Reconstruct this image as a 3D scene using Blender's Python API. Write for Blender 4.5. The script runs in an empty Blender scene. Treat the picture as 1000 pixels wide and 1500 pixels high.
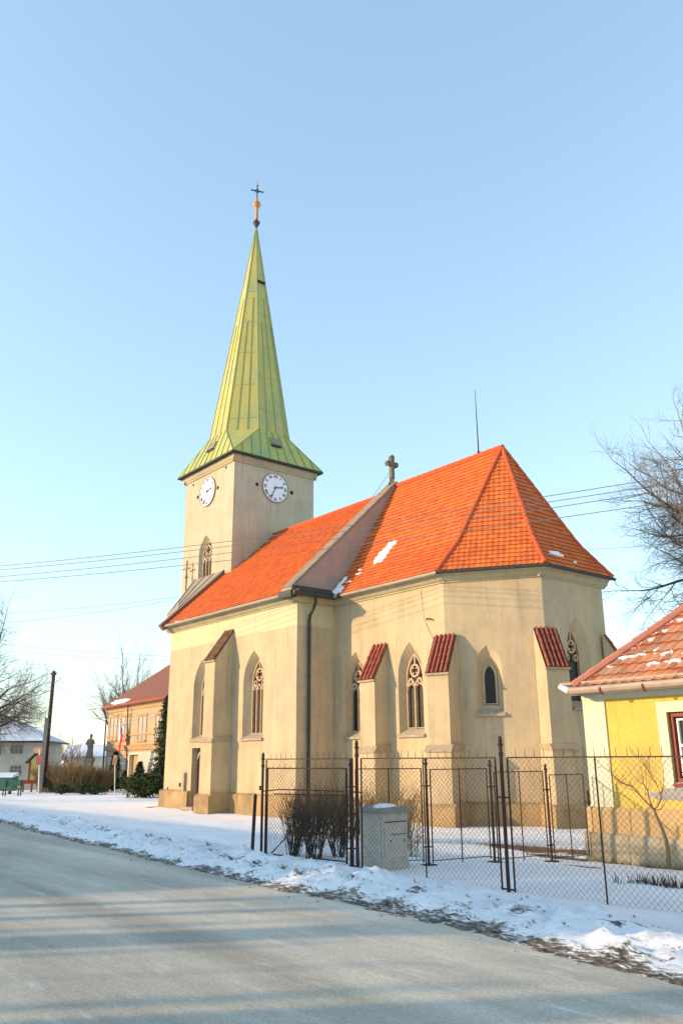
import bpy, bmesh, math, random
from math import sin, cos, pi, radians, sqrt, atan2, hypot, tan
from mathutils import Vector, Matrix, noise
from mathutils.geometry import tessellate_polygon

scene = bpy.context.scene
COL = scene.collection
RND = random.Random(7)

# ------------------------------------------------------------ camera, sky, sun, exposure
CAM = Vector((26.37, -19.10, 2.10))
YAW, PIT, ROL, FPX = 140.95, 16.61, -0.39, 1211.4
_y, _t, _r = radians(YAW), radians(PIT), radians(ROL)
FW = Vector((cos(_y)*cos(_t), sin(_y)*cos(_t), sin(_t)))
_rt = Vector((sin(_y), -cos(_y), 0)); _up = _rt.cross(FW)
RT = _rt*cos(_r) + _up*sin(_r); UP = -_rt*sin(_r) + _up*cos(_r)
cd = bpy.data.cameras.new('camera'); cam = bpy.data.objects.new('camera', cd); COL.objects.link(cam)
cd.sensor_fit = 'VERTICAL'; cd.sensor_height = 24.0; cd.lens = 24.0*FPX/1500.0
cd.clip_start = 0.1; cd.clip_end = 6000
mw = Matrix((( RT.x, UP.x, -FW.x, CAM.x), (RT.y, UP.y, -FW.y, CAM.y), (RT.z, UP.z, -FW.z, CAM.z), (0, 0, 0, 1)))
cam.matrix_world = mw
scene.camera = cam
scene.render.resolution_x = 682; scene.render.resolution_y = 1024

SUN_DIR = Vector((0.5, 0.866, 0)).normalized()      # horizontal travel of the light
SUN_EL = radians(14.5)
world = bpy.data.worlds.new('World'); scene.world = world; world.use_nodes = True
wn = world.node_tree.nodes; wl = world.node_tree.links; wn.clear()
sky = wn.new('ShaderNodeTexSky'); sky.sky_type = 'NISHITA'; sky.sun_disc = False
sky.sun_elevation = SUN_EL
sky.sun_rotation = atan2(-SUN_DIR.x, -SUN_DIR.y)
sky.altitude = 100; sky.air_density = 1.08; sky.dust_density = 0.35; sky.ozone_density = 1.2
bg = wn.new('ShaderNodeBackground'); bg.inputs['Strength'].default_value = 0.15
wo = wn.new('ShaderNodeOutputWorld')
gm = wn.new('ShaderNodeGamma'); gm.inputs['Gamma'].default_value = .66       # evens zenith and horizon, as thin high haze does
tn = wn.new('ShaderNodeMix'); tn.data_type = 'RGBA'; tn.blend_type = 'MULTIPLY'; tn.inputs['Factor'].default_value = 1.0
tn.inputs[7].default_value = (.90, 1.025, 1.075, 1)
wl.new(sky.outputs[0], gm.inputs['Color']); wl.new(gm.outputs[0], tn.inputs[6]); wl.new(tn.outputs[2], bg.inputs['Color']); wl.new(bg.outputs[0], wo.inputs['Surface'])
ld = bpy.data.lights.new('sun', 'SUN'); lo = bpy.data.objects.new('sun', ld); COL.objects.link(lo)
ld.energy = 2.0; ld.angle = radians(0.8); ld.color = (0.88, 0.60, 0.35)
sd = Vector((SUN_DIR.x*cos(SUN_EL), SUN_DIR.y*cos(SUN_EL), -sin(SUN_EL)))
lo.rotation_euler = sd.to_track_quat('-Z', 'Y').to_euler()
lo.location = (-20, -60, 40)
scene.view_settings.view_transform = 'Standard'; scene.view_settings.look = 'None'
scene.view_settings.gamma = 1.0; scene.view_settings.exposure = 1.84
scene.view_settings.use_curve_mapping = False

# ------------------------------------------------------------ helpers
def V(*a): return Vector(a)

class MB:
    """collects geometry in world coordinates"""
    def __init__(s): s.v = []; s.f = []; s.uv = None
    def add(s, vs, fs):
        b = len(s.v); s.v += [tuple(q) for q in vs]; s.f += [tuple(b+i for i in f) for f in fs]
    def box(s, a, b):
        x0, y0, z0 = a; x1, y1, z1 = b
        s.add([(x0,y0,z0),(x1,y0,z0),(x1,y1,z0),(x0,y1,z0),(x0,y0,z1),(x1,y0,z1),(x1,y1,z1),(x0,y1,z1)],
              [(0,3,2,1),(4,5,6,7),(0,1,5,4),(1,2,6,5),(2,3,7,6),(3,0,4,7)])
    def bar(s, p, q, w, h=None, up=(0, 0, 1)):
        """box section bar from p to q"""
        p, q = Vector(p), Vector(q); h = h or w
        d = (q-p).normalized(); up = Vector(up)
        if abs(d.dot(up)) > .98: up = Vector((1, 0, 0))
        x = d.cross(up).normalized(); y = x.cross(d).normalized()
        vs = []
        for c in (p, q):
            for a, b in ((-1,-1),(1,-1),(1,1),(-1,1)): vs.append(c + x*a*w/2 + y*b*h/2)
        s.add(vs, [(0,1,2,3),(7,6,5,4),(0,4,5,1),(1,5,6,2),(2,6,7,3),(3,7,4,0)])
    def tube(s, pts, rad, n=6, cap=True):
        pts = [Vector(p) for p in pts]
        if not isinstance(rad, (list, tuple)): rad = [rad]*len(pts)
        vs = []; fs = []; ref = None
        for i, p in enumerate(pts):
            d = (pts[min(i+1, len(pts)-1)] - pts[max(i-1, 0)])
            if d.length < 1e-9: d = Vector((0, 0, 1))
            d.normalize()
            if ref is None:
                ref = Vector((0, 0, 1)) if abs(d.z) < .9 else Vector((1, 0, 0))
            x = d.cross(ref)
            if x.length < 1e-6: x = d.cross(Vector((0, 1, 0)))
            x.normalize(); y = d.cross(x); ref = x.cross(d) if False else ref
            for k in range(n):
                a = 2*pi*k/n; vs.append(p + (x*cos(a) + y*sin(a))*rad[i])
        for i in range(len(pts)-1):
            for k in range(n):
                k2 = (k+1) % n
                fs.append((i*n+k, i*n+k2, (i+1)*n+k2, (i+1)*n+k))
        if cap:
            fs.append(tuple(range(n-1, -1, -1))); fs.append(tuple((len(pts)-1)*n+k for k in range(n)))
        s.add(vs, fs)
    def lathe(s, c, prof, n=12):
        s.tube([(c[0], c[1], c[2]+z) for r, z in prof], [max(r, 1e-4) for r, z in prof], n)
    def prism(s, F, poly, b0, b1):
        """poly in (u,z) of frame F, extruded from depth b0 to b1"""
        n = len(poly)
        vs = [F(u, z, b0) for u, z in poly] + [F(u, z, b1) for u, z in poly]
        fs = [tuple(range(n)), tuple(range(2*n-1, n-1, -1))]
        for i in range(n):
            j = (i+1) % n; fs.append((i, i+n, j+n, j))
        s.add(vs, fs)
    def side(s, F, prof, u0, u1):
        """profile in (b,z) of frame F, extruded along u"""
        n = len(prof)
        vs = [F(u0, z, b) for b, z in prof] + [F(u1, z, b) for b, z in prof]
        fs = [tuple(range(n-1, -1, -1)), tuple(range(n, 2*n))]
        for i in range(n):
            j = (i+1) % n; fs.append((i, j, j+n, i+n))
        s.add(vs, fs)
    def strip(s, F, pts, w, b0, b1, closed=False):
        """a bar of width w following 2D (u,z) points, from depth b0 to b1"""
        n = len(pts); L = []; R = []
        for i, p in enumerate(pts):
            a = pts[i-1] if (i > 0 or closed) else p
            c = pts[(i+1) % n] if (i < n-1 or closed) else p
            dx, dz = c[0]-a[0], c[1]-a[1]; l = hypot(dx, dz) or 1
            nx, nz = -dz/l*w/2, dx/l*w/2
            L.append((p[0]+nx, p[1]+nz)); R.append((p[0]-nx, p[1]-nz))
        m = n if closed else n-1
        for i in range(m):
            j = (i+1) % n
            s.prism(F, [L[i], L[j], R[j], R[i]], b0, b1)
    def mesh(s, name, off=(0, 0, 0), mats=(), smooth=False, fix=True):
        me = bpy.data.meshes.new(name); o = Vector(off)
        me.from_pydata([tuple(Vector(q)-o) for q in s.v], [], s.f); me.validate()
        if fix:
            bm = bmesh.new(); bm.from_mesh(me); bmesh.ops.recalc_face_normals(bm, faces=bm.faces); bm.to_mesh(me); bm.free()
        if smooth:
            for p in me.polygons: p.use_smooth = True
        for m in mats: me.materials.append(m)
        return me

def root_loc(p):
    o = Vector((0, 0, 0))
    while p is not None: o = o + p.location; p = p.parent
    return o

def obj(name, mb, mat, parent=None, smooth=False, label=None, local=False, fix=True):
    """link a builder as ONE mesh object; world geometry is moved into the parent's space"""
    off = (0, 0, 0) if local else root_loc(parent)
    mats = mat if isinstance(mat, (list, tuple)) else [mat]
    me = mb.mesh(name, off, mats, smooth, fix)
    o = bpy.data.objects.new(name, me); COL.objects.link(o)
    if parent is not None: o.parent = parent
    if label: o['label'] = label
    return o

def tag(o, label=None, cat=None, group=None, kind=None):
    if label: o['label'] = label
    if cat: o['category'] = cat
    if group: o['group'] = group
    if kind: o['kind'] = kind
    return o

def thing(name, label, cat, loc=(0, 0, 0), group=None):
    o = bpy.data.objects.new(name, None); COL.objects.link(o); o.location = loc
    o.empty_display_size = .3
    return tag(o, label, cat, group)

def solo(name, mb, mat, label, cat, loc=(0, 0, 0), group=None, smooth=False, kind=None):
    """a thing that is one mesh, geometry given in world coordinates, origin moved to loc"""
    mats = mat if isinstance(mat, (list, tuple)) else [mat]
    o = bpy.data.objects.new(name, mb.mesh(name, loc, mats, smooth)); COL.objects.link(o); o.location = loc
    return tag(o, label, cat, group, kind)

def Frame(o, u, nrm):
    o = Vector((o[0], o[1], 0)); u = Vector((u[0], u[1], 0)).normalized(); nrm = Vector((nrm[0], nrm[1], 0)).normalized()
    def f(a, z, b=0.0): p = o + u*a + nrm*b; return Vector((p.x, p.y, z))
    f.o, f.u, f.n = o, u, nrm
    return f

def arch(w, z0, zs, za, uc=0.0, n=7):
    """pointed arch outline in (u,z), counter-clockwise from bottom left"""
    a = w/2; h = za-zs; R = (a*a+h*h)/(2*a); th = atan2(h, R-a) if R > a else pi/2
    R = max(R, a*1.0001)
    th = atan2(h, R-a)
    right = [(uc + a - R + R*cos(th*i/n), zs + R*sin(th*i/n)) for i in range(n+1)]
    left = [(2*uc - x, z) for x, z in reversed(right[:-1])]
    return [(uc-a, z0), (uc+a, z0)] + right + left

def nz(x, y, s=1.0, z=0.0): return noise.noise(Vector((x*s, y*s, z)))

# ------------------------------------------------------------ materials
def newmat(name):
    m = bpy.data.materials.new(name); m.use_nodes = True
    nt = m.node_tree; b = nt.nodes['Principled BSDF']
    return m, nt, b

def lin(c): return (*c, 1.0)

def noise_mat(name, c1, c2, scale=4.0, rough=.85, bump=.25, bscale=40.0, bdist=.01, detail=6, c3=None, s3=1.0, t3=.6, metal=0.0, spec=.3):
    m, nt, b = newmat(name); N = nt.nodes; L = nt.links
    tc = N.new('ShaderNodeTexCoord')
    n1 = N.new('ShaderNodeTexNoise'); n1.inputs['Scale'].default_value = scale; n1.inputs['Detail'].default_value = detail
    n1.inputs['Roughness'].default_value = .65
    L.new(tc.outputs['Object'], n1.inputs['Vector'])
    r = N.new('ShaderNodeValToRGB'); r.color_ramp.elements[0].position = .32; r.color_ramp.elements[1].position = .68
    r.color_ramp.elements[0].color = lin(c1); r.color_ramp.elements[1].color = lin(c2)
    L.new(n1.outputs['Fac'], r.inputs['Fac']); out = r.outputs['Color']
    if c3:
        n3 = N.new('ShaderNodeTexNoise'); n3.inputs['Scale'].default_value = s3; n3.inputs['Detail'].default_value = 8
        n3.inputs['Roughness'].default_value = .7
        mp = N.new('ShaderNodeMapping'); mp.inputs['Location'].default_value = (3.7, 1.3, 9.1)
        L.new(tc.outputs['Object'], mp.inputs['Vector']); L.new(mp.outputs[0], n3.inputs['Vector'])
        rr = N.new('ShaderNodeMapRange'); rr.inputs['From Min'].default_value = t3; rr.inputs['From Max'].default_value = t3+.12
        L.new(n3.outputs['Fac'], rr.inputs['Value'])
        mx = N.new('ShaderNodeMix'); mx.data_type = 'RGBA'
        L.new(rr.outputs[0], mx.inputs['Factor']); L.new(out, mx.inputs[6]); mx.inputs[7].default_value = lin(c3)
        out = mx.outputs[2]
    L.new(out, b.inputs['Base Color'])
    b.inputs['Roughness'].default_value = rough; b.inputs['Metallic'].default_value = metal
    b.inputs['Specular IOR Level'].default_value = spec
    if bump:
        n2 = N.new('ShaderNodeTexNoise'); n2.inputs['Scale'].default_value = bscale; n2.inputs['Detail'].default_value = 4
        L.new(tc.outputs['Object'], n2.inputs['Vector'])
        bp = N.new('ShaderNodeBump'); bp.inputs['Strength'].default_value = bump; bp.inputs['Distance'].default_value = bdist
        L.new(n2.outputs['Fac'], bp.inputs['Height']); L.new(bp.outputs[0], b.inputs['Normal'])
    return m

def plaster_mat(name, base, dark, stripe=None, stripe_z=7.17, bumpd=.012, streak=.5, low=None, low_z=1.4):
    """lime plaster: cloudy tone, vertical run-off streaks, fine bump; optional repainted band above stripe_z"""
    m, nt, b = newmat(name); N = nt.nodes; L = nt.links
    tc = N.new('ShaderNodeTexCoord'); geo = N.new('ShaderNodeNewGeometry')
    sep = N.new('ShaderNodeSeparateXYZ'); L.new(geo.outputs['Position'], sep.inputs[0])
    n1 = N.new('ShaderNodeTexNoise'); n1.inputs['Scale'].default_value = .9; n1.inputs['Detail'].default_value = 9; n1.inputs['Roughness'].default_value = .68
    L.new(geo.outputs['Position'], n1.inputs['Vector'])
    mp = N.new('ShaderNodeMapping'); mp.inputs['Scale'].default_value = (3.2, 3.2, .22); L.new(geo.outputs['Position'], mp.inputs['Vector'])
    n2 = N.new('ShaderNodeTexNoise'); n2.inputs['Scale'].default_value = 1.0; n2.inputs['Detail'].default_value = 5
    L.new(mp.outputs[0], n2.inputs['Vector'])
    a = N.new('ShaderNodeMath'); a.operation = 'MULTIPLY_ADD'; L.new(n2.outputs['Fac'], a.inputs[0]); a.inputs[1].default_value = streak
    L.new(n1.outputs['Fac'], a.inputs[2])
    mr = N.new('ShaderNodeMapRange'); mr.inputs['From Min'].default_value = .42+streak*.4; mr.inputs['From Max'].default_value = .66+streak*.6
    L.new(a.outputs[0], mr.inputs['Value'])
    mx = N.new('ShaderNodeMix'); mx.data_type = 'RGBA'; L.new(mr.outputs[0], mx.inputs['Factor'])
    mx.inputs[6].default_value = lin(base); mx.inputs[7].default_value = lin(dark)
    out = mx.outputs[2]
    # grey damp blotches and repairs
    n5 = N.new('ShaderNodeTexNoise'); n5.inputs['Scale'].default_value = .55; n5.inputs['Detail'].default_value = 10; n5.inputs['Roughness'].default_value = .72
    mp5 = N.new('ShaderNodeMapping'); mp5.inputs['Location'].default_value = (7.1, 2.3, 4.7); mp5.inputs['Scale'].default_value = (1, 1, .6); L.new(geo.outputs['Position'], mp5.inputs['Vector']); L.new(mp5.outputs[0], n5.inputs['Vector'])
    r5 = N.new('ShaderNodeMapRange'); r5.inputs['From Min'].default_value = .54; r5.inputs['From Max'].default_value = .70; r5.inputs['To Max'].default_value = .55; L.new(n5.outputs['Fac'], r5.inputs['Value'])
    m5 = N.new('ShaderNodeMix'); m5.data_type = 'RGBA'; L.new(r5.outputs[0], m5.inputs['Factor']); L.new(out, m5.inputs[6]); g_ = sum(dark)/3
    m5.inputs[7].default_value = lin(tuple(.45*c+.55*g_ for c in dark)); out = m5.outputs[2]
    if stripe:
        nn = N.new('ShaderNodeMath'); nn.operation = 'MULTIPLY_ADD'; L.new(n1.outputs['Fac'], nn.inputs[0]); nn.inputs[1].default_value = .12
        L.new(sep.outputs['Z'], nn.inputs[2])
        gt = N.new('ShaderNodeMapRange'); gt.inputs['From Min'].default_value = stripe_z+.05; gt.inputs['From Max'].default_value = stripe_z+.09
        L.new(nn.outputs[0], gt.inputs['Value'])
        m2 = N.new('ShaderNodeMix'); m2.data_type = 'RGBA'; L.new(gt.outputs[0], m2.inputs['Factor']); L.new(out, m2.inputs[6])
        m2.inputs[7].default_value = lin(stripe); out = m2.outputs[2]
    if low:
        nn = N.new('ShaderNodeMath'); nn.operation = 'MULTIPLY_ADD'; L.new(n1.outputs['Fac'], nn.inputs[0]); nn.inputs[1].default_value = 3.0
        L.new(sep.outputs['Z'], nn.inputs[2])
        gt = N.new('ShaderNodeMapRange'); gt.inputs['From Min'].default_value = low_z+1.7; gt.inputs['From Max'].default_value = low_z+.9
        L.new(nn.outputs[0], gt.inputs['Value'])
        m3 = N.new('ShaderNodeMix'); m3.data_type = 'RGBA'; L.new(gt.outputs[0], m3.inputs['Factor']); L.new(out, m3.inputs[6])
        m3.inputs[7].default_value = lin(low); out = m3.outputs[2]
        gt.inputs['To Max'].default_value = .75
    ms = N.new('ShaderNodeMapping'); ms.inputs['Scale'].default_value = (5.5, 5.5, .35); ms.inputs['Location'].default_value = (1.7, 5.1, .4); L.new(geo.outputs['Position'], ms.inputs['Vector'])
    ns = N.new('ShaderNodeTexNoise'); ns.inputs['Scale'].default_value = 1; ns.inputs['Detail'].default_value = 6; L.new(ms.outputs[0], ns.inputs['Vector'])
    rs_ = N.new('ShaderNodeMapRange'); rs_.inputs['From Min'].default_value = .56; rs_.inputs['From Max'].default_value = .74; rs_.inputs['To Max'].default_value = .38; L.new(ns.outputs['Fac'], rs_.inputs['Value'])
    mst = N.new('ShaderNodeMix'); mst.data_type = 'RGBA'; L.new(rs_.outputs[0], mst.inputs['Factor']); L.new(out, mst.inputs[6]); mst.inputs[7].default_value = lin(tuple(.55*c for c in dark)); out = mst.outputs[2]
    # fine speckle
    n4 = N.new('ShaderNodeTexNoise'); n4.inputs['Scale'].default_value = 14; n4.inputs['Detail'].default_value = 6
    L.new(geo.outputs['Position'], n4.inputs['Vector'])
    r4 = N.new('ShaderNodeMapRange'); r4.inputs['From Min'].default_value = .3; r4.inputs['From Max'].default_value = .7
    r4.inputs['To Min'].default_value = .94; r4.inputs['To Max'].default_value = 1.05; L.new(n4.outputs['Fac'], r4.inputs['Value'])
    mm = N.new('ShaderNodeVectorMath'); mm.operation = 'SCALE'; L.new(out, mm.inputs[0]); L.new(r4.outputs[0], mm.inputs['Scale'])
    L.new(mm.outputs[0], b.inputs['Base Color'])
    b.inputs['Roughness'].default_value = .92; b.inputs['Specular IOR Level'].default_value = .15
    n3 = N.new('ShaderNodeTexNoise'); n3.inputs['Scale'].default_value = 9; n3.inputs['Detail'].default_value = 8; n3.inputs['Roughness'].default_value = .7
    L.new(geo.outputs['Position'], n3.inputs['Vector'])
    bp = N.new('ShaderNodeBump'); bp.inputs['Strength'].default_value = .32; bp.inputs['Distance'].default_value = bumpd
    L.new(n3.outputs['Fac'], bp.inputs['Height']); L.new(bp.outputs[0], b.inputs['Normal'])
    return m

def tile_mat(name, c1, c2, c3, rough=.7, t3=.66):
    """fired clay: every tile its own tone (uv counts tiles), with weathered ones"""
    m, nt, b = newmat(name); N = nt.nodes; L = nt.links
    uv = N.new('ShaderNodeUVMap'); uv.uv_map = 'tile'
    fl = N.new('ShaderNodeVectorMath'); fl.operation = 'FLOOR'; L.new(uv.outputs[0], fl.inputs[0])
    wn_ = N.new('ShaderNodeTexWhiteNoise'); wn_.noise_dimensions = '2D'; L.new(fl.outputs[0], wn_.inputs['Vector'])
    mx = N.new('ShaderNodeMix'); mx.data_type = 'RGBA'; L.new(wn_.outputs['Value'], mx.inputs['Factor'])
    mx.inputs[6].default_value = lin(c1); mx.inputs[7].default_value = lin(c2)
    geo = N.new('ShaderNodeNewGeometry')
    n1 = N.new('ShaderNodeTexNoise'); n1.inputs['Scale'].default_value = 1.3; n1.inputs['Detail'].default_value = 8; n1.inputs['Roughness'].default_value = .7
    L.new(geo.outputs['Position'], n1.inputs['Vector'])
    mr = N.new('ShaderNodeMapRange'); mr.inputs['From Min'].default_value = t3-.12; mr.inputs['From Max'].default_value = t3+.1; L.new(n1.outputs['Fac'], mr.inputs['Value'])
    m2 = N.new('ShaderNodeMix'); m2.data_type = 'RGBA'; L.new(mr.outputs[0], m2.inputs['Factor']); L.new(mx.outputs[2], m2.inputs[6]); m2.inputs[7].default_value = lin(c3)
    L.new(m2.outputs[2], b.inputs['Base Color'])
    b.inputs['Roughness'].default_value = rough; b.inputs['Specular IOR Level'].default_value = .3
    return m

M = {}
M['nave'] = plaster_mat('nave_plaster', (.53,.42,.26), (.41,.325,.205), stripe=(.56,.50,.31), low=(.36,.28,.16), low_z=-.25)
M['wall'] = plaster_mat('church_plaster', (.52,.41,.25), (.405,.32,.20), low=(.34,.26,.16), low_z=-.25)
M['tower'] = plaster_mat('tower_plaster', (.50,.43,.30), (.40,.345,.245))
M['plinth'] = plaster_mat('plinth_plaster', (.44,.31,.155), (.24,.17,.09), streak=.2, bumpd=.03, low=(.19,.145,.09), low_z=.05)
M['cornice'] = plaster_mat('cornice_plaster', (.45,.39,.24), (.36,.31,.19), streak=.1)
M['stone'] = noise_mat('tracery_stone', (.50,.40,.27), (.42,.27,.16), 6, .9, .3)
M['sill'] = noise_mat('sill_stone', (.44,.38,.28), (.28,.23,.16), 7, .9, .3)
M['ledge'] = noise_mat('ledge_plaster', (.40,.33,.22), (.30,.23,.15), 3, .9, .3)
M['darkstone'] = noise_mat('weathered_stone', (.10,.09,.06), (.20,.17,.11), 6, .95, .5)
M['gable'] = noise_mat('gable_stucco', (.40,.31,.25), (.30,.27,.21), 1.6, .95, .5, 12, .03, c3=(.44,.29,.24), s3=2.2, t3=.52)
M['coping'] = noise_mat('gable_coping', (.30,.25,.18), (.18,.15,.12), 4, .9, .5)
M['glass'] = noise_mat('leaded_glass', (.012,.018,.018), (.028,.03,.026), 9, .45, .4, 20, .01, spec=.25)
M['hole'] = noise_mat('dark_opening', (.012,.010,.008), (.02,.016,.012), 9, .9, 0)
M['tile'] = tile_mat('roof_tile', (.68,.175,.036), (.54,.118,.030), (.38,.095,.045), t3=.70)
M['oldtile'] = tile_mat('old_roof_tile', (.56,.23,.12), (.32,.13,.07), (.40,.27,.16), t3=.6)
M['ridge'] = noise_mat('ridge_tile', (.58,.105,.03), (.44,.08,.028), 3, .7, .2)
M['oldridge'] = noise_mat('old_ridge_tile', (.50,.19,.12), (.38,.16,.11), 5, .8, .2)
M['captile'] = noise_mat('buttress_cap_tile', (.40,.115,.07), (.27,.06,.04), 5, .8, .3, c3=(.06,.04,.03), s3=5, t3=.56)
M['darkbed'] = noise_mat('dark_cap_bed', (.05,.03,.02), (.09,.05,.03), 9, .95, .3)  # near-black bed that keeps the gaps between cap tiles dark
M['oldcap'] = noise_mat('weathered_cap_tile', (.36,.18,.09), (.20,.12,.07), 5, .85, .3, c3=(.10,.08,.05), s3=5, t3=.5)
M['lead'] = noise_mat('dark_sheet_metal', (.030,.036,.032), (.055,.058,.048), 5, .6, .1, metal=.0)
M['zinc'] = noise_mat('weathered_zinc', (.19,.17,.12), (.28,.24,.17), 2.5, .55, .1)
M['greymetal'] = noise_mat('grey_metal_roof', (.24,.21,.16), (.32,.28,.21), 1.5, .6, .1)
M['patina'] = noise_mat('patinated_copper', (.40,.46,.13), (.47,.50,.14), 1.1, .6, .2, 6, .01, c3=(.30,.40,.17), s3=1.6, t3=.55)
M['patina2'] = noise_mat('patinated_copper_green', (.42,.41,.11), (.34,.37,.13), 1.6, .6, .2, 6, .01, c3=(.27,.34,.16), s3=2.6, t3=.58)
M['patinasheet'] = noise_mat('patinated_copper_sheet', (.45,.39,.11), (.41,.39,.12), 1.6, .6, .2, 6, .01, c3=(.30,.34,.14), s3=1.2, t3=.55)
def patina_mat(name, a, b_, c):
    m, nt, bs = newmat(name); N = nt.nodes; L = nt.links
    geo = N.new('ShaderNodeNewGeometry'); mp = N.new('ShaderNodeMapping'); mp.inputs['Scale'].default_value = (2.6, 2.6, .28); L.new(geo.outputs['Position'], mp.inputs['Vector'])
    n1 = N.new('ShaderNodeTexNoise'); n1.inputs['Scale'].default_value = 1.0; n1.inputs['Detail'].default_value = 8; n1.inputs['Roughness'].default_value = .7; L.new(mp.outputs[0], n1.inputs['Vector'])
    n2 = N.new('ShaderNodeTexNoise'); n2.inputs['Scale'].default_value = .9; n2.inputs['Detail'].default_value = 9; n2.inputs['Roughness'].default_value = .7; L.new(geo.outputs['Position'], n2.inputs['Vector'])
    r1 = N.new('ShaderNodeMapRange'); r1.inputs['From Min'].default_value = .35; r1.inputs['From Max'].default_value = .65; L.new(n1.outputs['Fac'], r1.inputs['Value'])
    r2 = N.new('ShaderNodeMapRange'); r2.inputs['From Min'].default_value = .48; r2.inputs['From Max'].default_value = .64; r2.inputs['To Max'].default_value = .85; L.new(n2.outputs['Fac'], r2.inputs['Value'])
    m1 = N.new('ShaderNodeMix'); m1.data_type = 'RGBA'; L.new(r1.outputs[0], m1.inputs['Factor']); m1.inputs[6].default_value = lin(a); m1.inputs[7].default_value = lin(b_)
    m2 = N.new('ShaderNodeMix'); m2.data_type = 'RGBA'; L.new(r2.outputs[0], m2.inputs['Factor']); L.new(m1.outputs[2], m2.inputs[6]); m2.inputs[7].default_value = lin(c)
    L.new(m2.outputs[2], bs.inputs['Base Color']); bs.inputs['Roughness'].default_value = .6; bs.inputs['Specular IOR Level'].default_value = .3
    n3 = N.new('ShaderNodeTexNoise'); n3.inputs['Scale'].default_value = 2.2; n3.inputs['Detail'].default_value = 3; L.new(geo.outputs['Position'], n3.inputs['Vector'])
    bp = N.new('ShaderNodeBump'); bp.inputs['Strength'].default_value = .45; bp.inputs['Distance'].default_value = .04; L.new(n3.outputs['Fac'], bp.inputs['Height']); L.new(bp.outputs[0], bs.inputs['Normal'])
    return m
M['patina2'] = patina_mat('patinated_copper_flare', (.46,.44,.11), (.36,.37,.12), (.26,.35,.17))
M['patinasheet'] = patina_mat('patinated_copper_point', (.48,.42,.11), (.38,.35,.11), (.29,.35,.16))
M['seam'] = noise_mat('copper_seam', (.22,.24,.07), (.28,.29,.09), 3, .6, 0)
M['gilt'] = noise_mat('gilded_copper', (.55,.25,.06), (.42,.17,.05), 4, .45, .1, metal=.2)
M['iron'] = noise_mat('dark_iron', (.030,.016,.012), (.055,.028,.020), 12, .65, .2)
M['rust'] = noise_mat('rusty_iron', (.075,.028,.018), (.045,.022,.018), 12, .75, .2)
M['wire'] = noise_mat('fence_wire', (.13,.085,.055), (.09,.06,.045), 12, .7, 0)
M['white'] = noise_mat('clock_face_white', (.80,.80,.82), (.74,.75,.78), 2, .5, 0)
M['black'] = noise_mat('black_paint', (.015,.015,.02), (.03,.03,.035), 4, .5, 0)
M['numred'] = noise_mat('red_paint', (.30,.03,.06), (.24,.03,.05), 4, .5, 0)
M['wood'] = noise_mat('door_wood', (.06,.03,.015), (.10,.05,.025), 8, .7, .2)
M['concrete'] = noise_mat('concrete', (.34,.33,.30), (.26,.25,.23), 5, .9, .3, c3=(.20,.19,.17), s3=2.5, t3=.6)
M['cabinet'] = noise_mat('cabinet_concrete', (.50,.46,.40), (.38,.35,.30), 7, .9, .3, 60, c3=(.26,.25,.24), s3=9, t3=.62)
M['cabcap'] = noise_mat('cabinet_cap', (.20,.20,.19), (.28,.27,.25), 7, .9, .3)
M['snowcap'] = noise_mat('snow_patch', (.86,.87,.90), (.80,.82,.86), 3, .8, .3, 10, .02)
M['bark'] = noise_mat('bark', (.09,.065,.045), (.05,.04,.03), 6, .95, .5, 12, .02)
M['twig'] = noise_mat('twig_bark', (.10,.075,.055), (.07,.05,.04), 6, .95, 0)
M['twigbrown'] = noise_mat('brown_twig', (.20,.165,.135), (.14,.115,.095), 6, .95, 0)
M['twigred'] = noise_mat('reddish_twig', (.24,.14,.09), (.16,.09,.06), 3, .95, 0)
M['twigolive'] = noise_mat('olive_twig', (.25,.18,.08), (.17,.125,.06), 3, .95, 0)
M['twigdark'] = noise_mat('dark_twig', (.035,.026,.02), (.055,.04,.03), 6, .95, 0)
M['birch'] = noise_mat('birch_twig', (.17,.15,.15), (.13,.11,.11), 3, .9, 0)
M['needle'] = noise_mat('needle_foliage', (.022,.045,.018), (.04,.065,.022), 2.2, .8, 0)
M['juniper'] = noise_mat('juniper_foliage', (.06,.075,.018), (.03,.05,.018), 2.2, .8, 0)
M['grass'] = noise_mat('dry_grass', (.24,.13,.05), (.10,.09,.03), 3, .95, 0)
M['pole'] = noise_mat('pole_wood', (.045,.022,.018), (.07,.035,.028), 5, .9, .3)
M['wirecable'] = noise_mat('power_cable', (.10,.10,.10), (.15,.15,.14), 2, .6, 0)
M['yellow'] = plaster_mat('yellow_plaster', (.60,.45,.10), (.53,.37,.08), streak=.1, low=(.55,.32,.07), low_z=.62)
M['cream'] = plaster_mat('cream_paint', (.62,.60,.43), (.58,.54,.38), streak=.1)
M['salmon'] = plaster_mat('salmon_plinth', (.52,.35,.15), (.40,.28,.15), streak=.1, bumpd=.03)
M['moss'] = plaster_mat('mossy_foundation', (.44,.37,.25), (.30,.26,.17), streak=.1, bumpd=.04)
M['soffit'] = noise_mat('soffit_plaster', (.42,.33,.25), (.34,.27,.20), 3, .9, .2)
M['frame'] = noise_mat('red_window_frame', (.26,.055,.035), (.20,.04,.03), 6, .6, .1)
M['whiteframe'] = noise_mat('white_window_frame', (.75,.74,.70), (.66,.65,.60), 6, .6, .1)
M['gutter'] = noise_mat('pinkish_zinc_gutter', (.42,.33,.24), (.34,.25,.18), 4, .5, .1, metal=.1)
M['civic'] = plaster_mat('ochre_plaster', (.46,.36,.22), (.37,.27,.17), streak=.4)
M['civictrim'] = noise_mat('ochre_trim', (.48,.31,.16), (.40,.25,.12), 4, .9, .1)
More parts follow.
